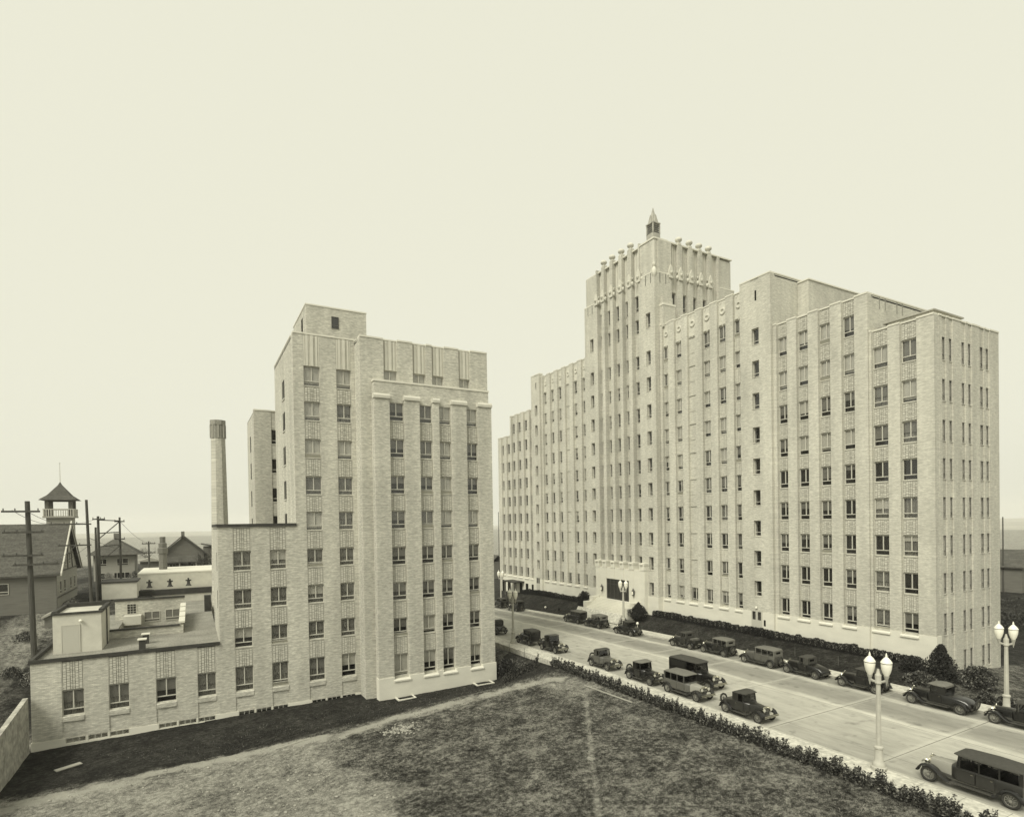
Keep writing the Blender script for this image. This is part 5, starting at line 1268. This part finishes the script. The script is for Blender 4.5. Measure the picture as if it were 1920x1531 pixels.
for nm, cnt, mt in (('grass', 62000, 'leaf'), ('dry_grass', 26000, 'straw')):
    gr = MB(); gr.nofix = True
    for _ in range(cnt):
        x, y = rg.uniform(-11, 31.2), rg.uniform(16, 54)
        if y > 53.9 or y < 47-x*1.05: continue
        sa = soil_amount(x, y)
        if rg.random() < sa*(1.15 if mt == 'leaf' else .9): continue
        nz = mathutils.noise.noise(Vector((x*1.3, y*1.3, 2.0)))*(1 if mt == 'leaf' else -1)
        if nz < rg.uniform(-.45, .3): continue
        if mt == 'straw' and y > 47.5 and rg.random() < .6: continue
        z_ = zground(x, y)-.01; a = rg.uniform(0, 6.28); hgt = rg.uniform(.04, .12); w = rg.uniform(.015, .045); lx, ly = rg.gauss(0, .06), rg.gauss(0, .06)
        i = len(gr.v); gr.v += [(x-w*math.cos(a), y-w*math.sin(a), z_), (x+w*math.cos(a), y+w*math.sin(a), z_), (x+lx, y+ly, z_+hgt)]; gr.f.append((i, i+1, i+2))
    struct(nm, gr, mt, kind='stuff')
# boards lying in the dirt
for k, (x, y, a, L, lb) in enumerate(((-8.2, 52.2, .5, 1.6, 'flat pale board lying on grass near retaining wall'), (6.5, 46.8, .15, 2.6, 'long thin plank lying along the dirt path'), (30.6, 38.9, 1.62, 6.0, 'long thin pole lying on ground beside the street hedge'))):
    z_ = zground(x, y)+.02; c, s_ = math.cos(a), math.sin(a); m = MB(); w = .25 if k == 0 else .07
    m.rings([[(x+t*c-q*s_, y+t*s_+q*c, zground(x+t*c, y+t*s_)+.02+h_) for q, h_ in ((-w, 0), (w, 0), (w, .06), (-w, .06))] for t in (-L/2, -L/4, 0, L/4, L/2)])
    solo('plank', m, 'siding', lb, 'plank', (x, y, z_))

# ------------------------------------------------------------------ houses and poles behind the ward building
def gable_roof(x0, x1, y0, y1, ze, zr, along, ov=.5, th=.22):
    m = MB()
    if along == 'x':
        ym = (y0+y1)/2
        m.prism([(y0-ov, ze-.3), (ym, zr), (y1+ov, ze-.3), (y1+ov, ze-.3-th), (ym, zr-th-.05), (y0-ov, ze-.3-th)], 'x', x0-ov, x1+ov)
    else:
        xm = (x0+x1)/2
        m.prism([(x0-ov, ze-.3), (xm, zr), (x1+ov, ze-.3), (x1+ov, ze-.3-th), (xm, zr-th-.05), (x0-ov, ze-.3-th)], 'y', y0-ov, y1+ov)
    return m
HL = thing('fire_hall', 'long shingled hall with steep dark roof and half timbered gable at far left', 'building', (-27, 95, -8.6))
m = MB(); m.prism([(88.3, -10.5), (88.3, -5.2), (95.4, .3), (102.6, -5.2), (102.6, -10.5)], 'x', -45, -14.6); part('wall', m, 'siding_dark', HL)
m = MB(); m.prism([(88.5, -10.4), (88.5, -5.3), (95.4, .1), (102.4, -5.3), (102.4, -10.4)], 'x', -14.598, -14.56); part('gable_boarding', m, 'siding', HL)
part('roof', gable_roof(-45, -14.6, 88.3, 102.6, -5.1, .75, 'x', .45), 'roof_shingle', HL)
for k, (y, z) in enumerate(((90.5, -8.0), (93.2, -8.0), (97.4, -8.0), (100.2, -8.0), (94.0, -4.6), (96.8, -4.6), (91.2, -5.4))):
    add_flat_window(HL, (-14.56, y, z), R(90), 1.2, 1.6, 'single', 0)
for y0_, z0_, y1_, z1_ in ((88.4, -5.2, 102.5, -5.2), (90.8, -3.2, 100, -3.2), (95.4, -5.2, 95.4, .1), (92.0, -5.2, 93.4, -1.4), (98.8, -5.2, 97.4, -1.4), (88.3, -8.3, 102.5, -8.3)):
    m = MB(); m.tube((-14.53, y0_, z0_), (-14.53, y1_, z1_), .1, .1, 4); part('timber', m, 'timber', HL)
for x in (-20, -26):
    add_flat_window(HL, (x, 88.3, -7.6), 0, 1.8, 1.3, 'double', 0)
m = MB()
m.rings([[(-14.1, 87.75, -5.62), (-13.95, 87.75, -5.62), (-13.95, 95.45, .82), (-14.1, 95.45, .82)], [(-14.1, 87.75, -5.3), (-13.95, 87.75, -5.3), (-13.95, 95.45, 1.12), (-14.1, 95.45, 1.12)]]); part('bargeboard', m, 'frame_paint', HL)
m = MB()
m.rings([[(-14.1, 103.15, -5.62), (-13.95, 103.15, -5.62), (-13.95, 95.45, .82), (-14.1, 95.45, .82)], [(-14.1, 103.15, -5.3), (-13.95, 103.15, -5.3), (-13.95, 95.45, 1.12), (-14.1, 95.45, 1.12)]]); part('bargeboard', m, 'frame_paint', HL)
# lookout tower on the hall
TX, TY = -16.0, 101.0
HT = thing('lookout_tower', 'wooden lookout tower with railed gallery, pointed roof and flagpole above the hall', 'tower', (TX, TY, -8.6))
m = MB(); m.box(TX-1.4, TX+1.4, TY-1.4, TY+1.4, -10, 1.6); part('shaft', m, 'siding', HT)
m = MB(); m.box(TX-1.75, TX+1.75, TY-1.75, TY+1.75, 1.603, 1.85); part('gallery_floor', m, 'siding', HT)
for sx in (-1, 1):
    for sy in (-1, 1):
        m = MB(); m.box(TX+sx*1.3-.22, TX+sx*1.3+.22, TY+sy*1.3-.22, TY+sy*1.3+.22, 1.85, 4.2); part('corner_post', m, 'siding_dark', HT)
for k in range(4):
    a = R(90*k); c, s_ = round(math.cos(a)), round(math.sin(a))
    def lp(t, n): return (TX+c*t-s_*n, TY+s_*t+c*n)
    p, q = lp(-1.72, -1.7), lp(1.72, -1.63); m = MB(); m.box(p[0], q[0], p[1], q[1], 2.75, 2.85); part('rail', m, 'frame_paint', HT)
    for j in range(13):
        t = -1.62+3.24*j/12; p, q = lp(t-.05, -1.695), lp(t+.05, -1.645); m = MB(); m.box(p[0], q[0], p[1], q[1], 1.86, 2.748); part('baluster', m, 'frame_paint', HT)
    p, q = lp(-1.12, -1.35), lp(1.12, -1.25); m = MB(); m.box(p[0], q[0], p[1], q[1], 3.9, 4.2); part('arch_board', m, 'siding_dark', HT)
m = MB(); m.lathe([(2.95, 4.05), (2.75, 4.2), (1.8, 4.75), (.3, 6.2), (.05, 6.6)], 4, (TX, TY, 0), R(45)); rf = part('roof', m, 'roof_shingle', HT)
m = MB(); m.tube((TX, TY, 6.6), (TX, TY, 9.2), .05, .03, 6); m.lathe([(.02, 9.15), (.09, 9.25), (.02, 9.36)], 8, (TX, TY, 0)); part('flagpole', m, 'frame_paint', rf)
# hip-roofed house
H1 = thing('hip_roof_house', 'square two storey house with low hipped roof and chimney behind the poles', 'house', (-13, 133, -9.6))
m = MB(); m.box(-16.0, -9.6, 130, 137, -12, -4.7); part('wall', m, 'siding', H1)
m = MB(); m.rings([[(-17, 129, -4.9), (-8.6, 129, -4.9), (-8.6, 138, -4.9), (-17, 138, -4.9)], [(-13.3, 132.8, -2.1), (-12.3, 132.8, -2.1), (-12.3, 134.2, -2.1), (-13.3, 134.2, -2.1)]]); rf = part('roof', m, 'roof_shingle', H1)
m = MB(); m.box(-13.2, -12.2, 134, 134.8, -3.2, -.9); part('chimney', m, 'siding_dark', rf)
for x, w in ((-14.6, 1.3), (-11.5, 1.8)): add_flat_window(H1, (x, 130, -6.9), 0, w, 1.3, 'double', 0)
for x, w in ((-14.9, 1.3), (-12.4, 1.0), (-11.2, 1.6)): add_flat_window(H1, (x, 130, -9.7), 0, w, 1.5, 'double', 0)
# gabled house
H2 = thing('gabled_house', 'dark gabled house with porch and bare trees beside the smokestack', 'house', (-1.5, 134, -9))
m = MB(); m.prism([(-5.2, -11), (-5.2, -5.0), (-1.6, -1.9), (2.0, -5.0), (2.0, -11)], 'y', 130, 137); part('wall', m, 'siding_dark', H2)
part('roof', gable_roof(-5.2, 2.0, 130, 137, -4.9, -1.5, 'y', .5), 'roof_shingle', H2)
m = MB(); m.box(2.002, 5.0, 131, 137, -11, -4.0); part('side_wing', m, 'siding_dark', H2); m = MB(); m.prism([(1.6, -3.3), (5.3, -4.1), (5.3, -4.3), (1.6, -3.5)], 'y', 130.6, 137.3); part('side_roof', m, 'roof_shingle', H2)
m = MB(); m.box(-1.9, -1.3, 133, 133.6, -2.2, -.8); part('chimney', m, 'siding_dark', H2)
m = MB(); m.prism([(127.6, -6.6), (130.2, -5.4), (130.2, -5.6), (127.6, -6.8)], 'x', -5.3, 1.0); part('porch_roof', m, 'roof_shingle', H2)
for x in (-4.8, -2.2, .6): m = MB(); m.box(x-.08, x+.08, 127.7, 127.86, -10, -6.75); part('porch_post', m, 'frame_paint', H2)
for x in (-3.4, .2): add_flat_window(H2, (x, 130, -8.6), 0, 1.1, 1.5, 'double', 0)
add_flat_window(H2, (3.4, 131, -7.6), 0, 1.2, 1.4, 'double', 1)
H3 = thing('dark_boxy_house', 'small dark flat topped outbuilding between the two background houses', 'outbuilding', (-6.6, 124, -9.5))
m = MB(); m.box(-8.2, -5.2, 122, 126, -11.5, -5.9); part('wall', m, 'siding_dark', H3); m = MB(); m.prism([(-8.5, -5.9), (-6.7, -5.3), (-4.9, -5.9), (-4.9, -6.0), (-8.5, -6.0)], 'y', 121.6, 126.4); part('roof', m, 'siding', H3)
CH2 = MB(); CH2.lathe([(.6, -10), (.6, -4.3), (.75, -4.2), (.75, -3.4), (.6, -3.3), (.6, -2.6), (.42, -2.5), (.42, -1.5)], 8, (-4.3, 112, 0)); solo('flue_stack', CH2, 'siding_dark', 'short thick dark flue standing behind low flat roofs', 'flue', (-4.3, 112, -9.6))
SH = thing('garden_shed', 'tiny low wooden shed with pale roof below the utility poles', 'shed', (-13.2, 84, -10))
m = MB(); m.box(-14.9, -11.7, 83, 86, -13, -9.9); part('wall', m, 'siding_dark', SH); part('roof', gable_roof(-14.9, -11.7, 83, 86, -9.6, -9.0, 'y', .25), 'siding', SH)
# utility poles
def pole(name, label, x, y, zb, zt, r, arms, lean=0.0, insul=True):
    o = thing(name, label, 'utility pole', (x, y, zb), 0, 'utility poles')
    m = MB(); m.tube((x, y, zb-.4), (x+lean, y, zt), r, r*.72, 10); part('pole', m, 'wood_pole', o)
    for z, w, off in arms:
        xl = x+lean*(z-zb)/(zt-zb)
        m = MB(); m.box(xl+off-w, xl+off+w, y-r-.14, y-r-.02, z-.08, z+.08); a = part('crossarm', m, 'wood_pole', o)
        if insul:
            for k in range(4):
                ix = xl+off-w*.9+1.8*w*k/3
                if abs(ix-xl) < .2: continue
                q = MB(); q.lathe([(.03, 0), (.05, .05), (.045, .15), (.02, .2)], 6, (ix, y-r-.08, z+.081)); part('insulator', q, 'iron', a)
    return o
pole('utility_pole', 'thickest dark utility pole with four crossarms at far left', -12.15, 64, -16.6, 2.5, .25, ((1.6, 1.3, -.4), (-.2, 1.4, -.3), (-2.2, 1.4, -.4), (-3.0, 1.6, .5)), -.3)
pole('utility_pole', 'tall dark leaning utility pole right of the lookout tower', -10.7, 85, -10.5, 3.5, .19, ((.6, 2.0, -1.6), (-1.9, 1.6, -1.3)), -.3)
pole('utility_pole', 'shorter dark pole standing close against the leaning pole', -10.3, 86.2, -10.5, .2, .15, ())
pole('utility_pole', 'slim pale utility pole, left leg of the double pole frame', -11.05, 95, -9.6, 1.7, .2, ((1.3, .7, .1),))
pole('utility_pole', 'slim utility pole, right leg of the double pole frame', -9.0, 99, -9.6, 1.6, .17, ((1.0, .6, 0), (-1.5, .6, 0)))
pole('utility_pole', 'distant slim pole in front of the gap between the houses', -6.6, 118, -9.6, -2.3, .17, ((-2.7, 1.0, 0), (-4.3, 1.0, 0)))
FB = thing('pole_frame_beams', 'horizontal and diagonal beams tying the double pole frame together', 'beam', (-10, 97, 0))
for a, b_ in (((-11.05, 94.9, 1.2), (-9, 98.9, 1.1)), ((-11.05, 94.9, -.6), (-9, 98.9, -.5)), ((-11.05, 94.9, -2.4), (-9, 98.9, -2.3)), ((-11.05, 94.9, -1.4), (-9, 98.9, 1.0)), ((-11.05, 94.9, -4.6), (-9, 98.9, -2.4))):
    m = MB(); m.tube(a, b_, .07, .07, 5); part('beam', m, 'wood_pole', FB)
WR = [((-12.5, 63.6, 1.7), (-12.6, 84.6, .7)), ((-13.4, 63.6, 1.7), (-13.9, 84.6, .7)), ((-11.4, 63.6, -2.9), (-12.0, 84.6, -1.8)), ((-12.6, 84.6, .7), (-11.2, 95, 1.4)), ((-9, 99, 1.1), (-6.9, 118, -2.6)), ((-9.3, 99, -1.4), (-7.4, 118, -4.2)), ((-6.2, 118, -2.6), (8, 150, -3)), ((-7.2, 118, -4.2), (6, 150, -4.5)), ((-10.9, 85, -2), (-14.5, 88, -4.5)), ((-10.9, 85, -1), (-7, 118, -4.0))]
WLAB = ['top wire from thick pole to leaning pole', 'outer top wire from thick pole toward the hall', 'lower wire from thick pole to leaning pole', 'short wire from leaning pole to left leg of double frame', 'upper wire from double frame to distant slim pole', 'lower wire from double frame to distant slim pole', 'upper wire leaving distant slim pole to the right', 'lower wire leaving distant slim pole to the right', 'service wire from leaning pole down to hall gable', 'long wire from leaning pole to distant slim pole']
for (a, b_), wl in zip(WR, WLAB):
    m = MB(); prev = Vector(a); A_, B_ = Vector(a), Vector(b_); L = (B_-A_).length
    for k in range(1, 9):
        t = k/8; p = A_.lerp(B_, t); p.z -= .02*L*4*t*(1-t); m.tube(prev, p, .022, .022, 4); prev = p
    solo('overhead_wire', m, 'iron', 'thin dark '+wl, 'wire', a, 'overhead wires between the poles')
# bare trees
def bare_tree(x, y, z, h, seed, label):
    rg = random.Random(seed); o = thing('bare_tree', label, 'tree', (x, y, z))
    tr = MB(); cw_ = MB()
    def grow(p, dr, L, r_, lev):
        q = p+dr*L; (tr if lev == 0 else cw_).tube(p, q, r_, r_*.7, 5 if lev < 2 else 3)
        if lev >= 5: return
        for _ in range(3 if lev < 4 else 2):
            nd = (dr+Vector((rg.gauss(0, .5), rg.gauss(0, .5), rg.gauss(.12, .3)))).normalized(); grow(q, nd, L*rg.uniform(.62, .85), r_*.6, lev+1)
    grow(Vector((x, y, z-.1)), Vector((0, 0, 1)), h*.28, .13, 0)
    part('trunk', tr, 'bark', o); part('branches', cw_, 'bark', o, kind='stuff')
bare_tree(-6.0, 128, -9.6, 7.5, 5, 'bare winter tree left of the gabled house'); bare_tree(1.6, 126, -9.6, 6.0, 6, 'bare winter tree before right half of the gabled house'); bare_tree(4.2, 127, -9.6, 6.5, 8, 'bare winter tree at smokestack side of the gabled house'); bare_tree(-.3, 124, -9.6, 5.0, 9, 'small bare tree before the gabled house porch')
# scrub in the yard
for k, (x, y, r_, h) in enumerate(((-13.6, 70, .9, 1.2), (-15.5, 72, 1.0, .9), (-12.7, 77, .7, 1.1), (-16, 80, 1.2, 1.0), (-13.0, 88, .8, 1.4), (-9.5, 127, 1.2, 1.6), (-13.5, 127, 1.3, 1.5), (-17.3, 66.5, .8, .9))):
    bush('shrub', ['scrubby bush by thick pole at left edge', 'weedy bush in left yard beyond thick pole', 'thin bush beside yard path at left', 'low weeds in left yard before the hall', 'bush at base of half timbered gable', 'bush right of hipped house front', 'bush left of hipped house front', 'small weedy clump at very left edge'][k], x, y, r_, r_, h, 900, 'leaf' if k % 2 else 'leaf_pale', 'low', .09, seed=80+k)
# far roofs seen past the ends of the hospital
for nm, lb, x0_, x1_, y0_, y1_, zb_, ze_, zr_ in (('distant_house', 'small grey distant house in gap left of the hospital', 76.5, 80.3, 150, 158, -19, -11.5, -9.6), ('distant_house', 'dark distant building in gap right of the hospital', 118, 132, 42, 60, -20, -8.6, -6.2)):
    o = thing(nm, lb, 'house', ((x0_+x1_)/2, (y0_+y1_)/2, zb_+2)); m = MB(); m.box(x0_, x1_, y0_, y1_, zb_, ze_); part('wall', m, 'siding_dark', o); part('roof', gable_roof(x0_, x1_, y0_, y1_, ze_+.2, zr_, 'y', .4), 'roof_shingle', o)
m = MB(); m.tube((78.4, 149, -19), (78.4, 149, 3.0), .13, .09, 8); solo('distant_mast', m, 'wood_pole', 'thin distant mast rising left of the hospital', 'mast', (78.4, 149, -17.5))
m = MB(); m.tube((118, 44.5, -16), (118, 44.5, -.5), .13, .09, 8); solo('distant_mast', m, 'wood_pole', 'thin distant mast rising right of the hospital', 'mast', (118, 44.5, -15))
def wood_fn(x0, x1, y0, y1, z0, h):
    def fn(rg):
        x, y = rg.uniform(x0, x1), rg.uniform(y0, y1); t = mathutils.noise.noise(Vector((x*.12, y*.12, 1)))
        return (x, y, z0+rg.random()**.7*h*(.7+.6*t))
    return fn
struct('far_wood', leaves(30000, wood_fn(95, 118, 20, 75, -16, 3.6), .2, 92), 'leaf', kind='stuff')

# ------------------------------------------------------------------ thin haze over everything
hz = MB(); hz.box(-3600, 3600, -3600, 3600, -23.0, 50.0)
hm_ = bpy.data.materials.new('haze'); hm_.use_nodes = True; hn = hm_.node_tree; hn.nodes.clear()
ho = hn.nodes.new('ShaderNodeOutputMaterial'); pv = hn.nodes.new('ShaderNodeVolumePrincipled'); pv.inputs['Color'].default_value = (1.0, 0.995, 0.97, 1); pv.inputs['Density'].default_value = 0.00022
scene.cycles.volume_bounces = 4
pv.inputs['Anisotropy'].default_value = 0.2
hn.links.new(pv.outputs[0], ho.inputs['Volume']); MATS['haze'] = hm_
struct('haze', hz, 'haze', kind='stuff')
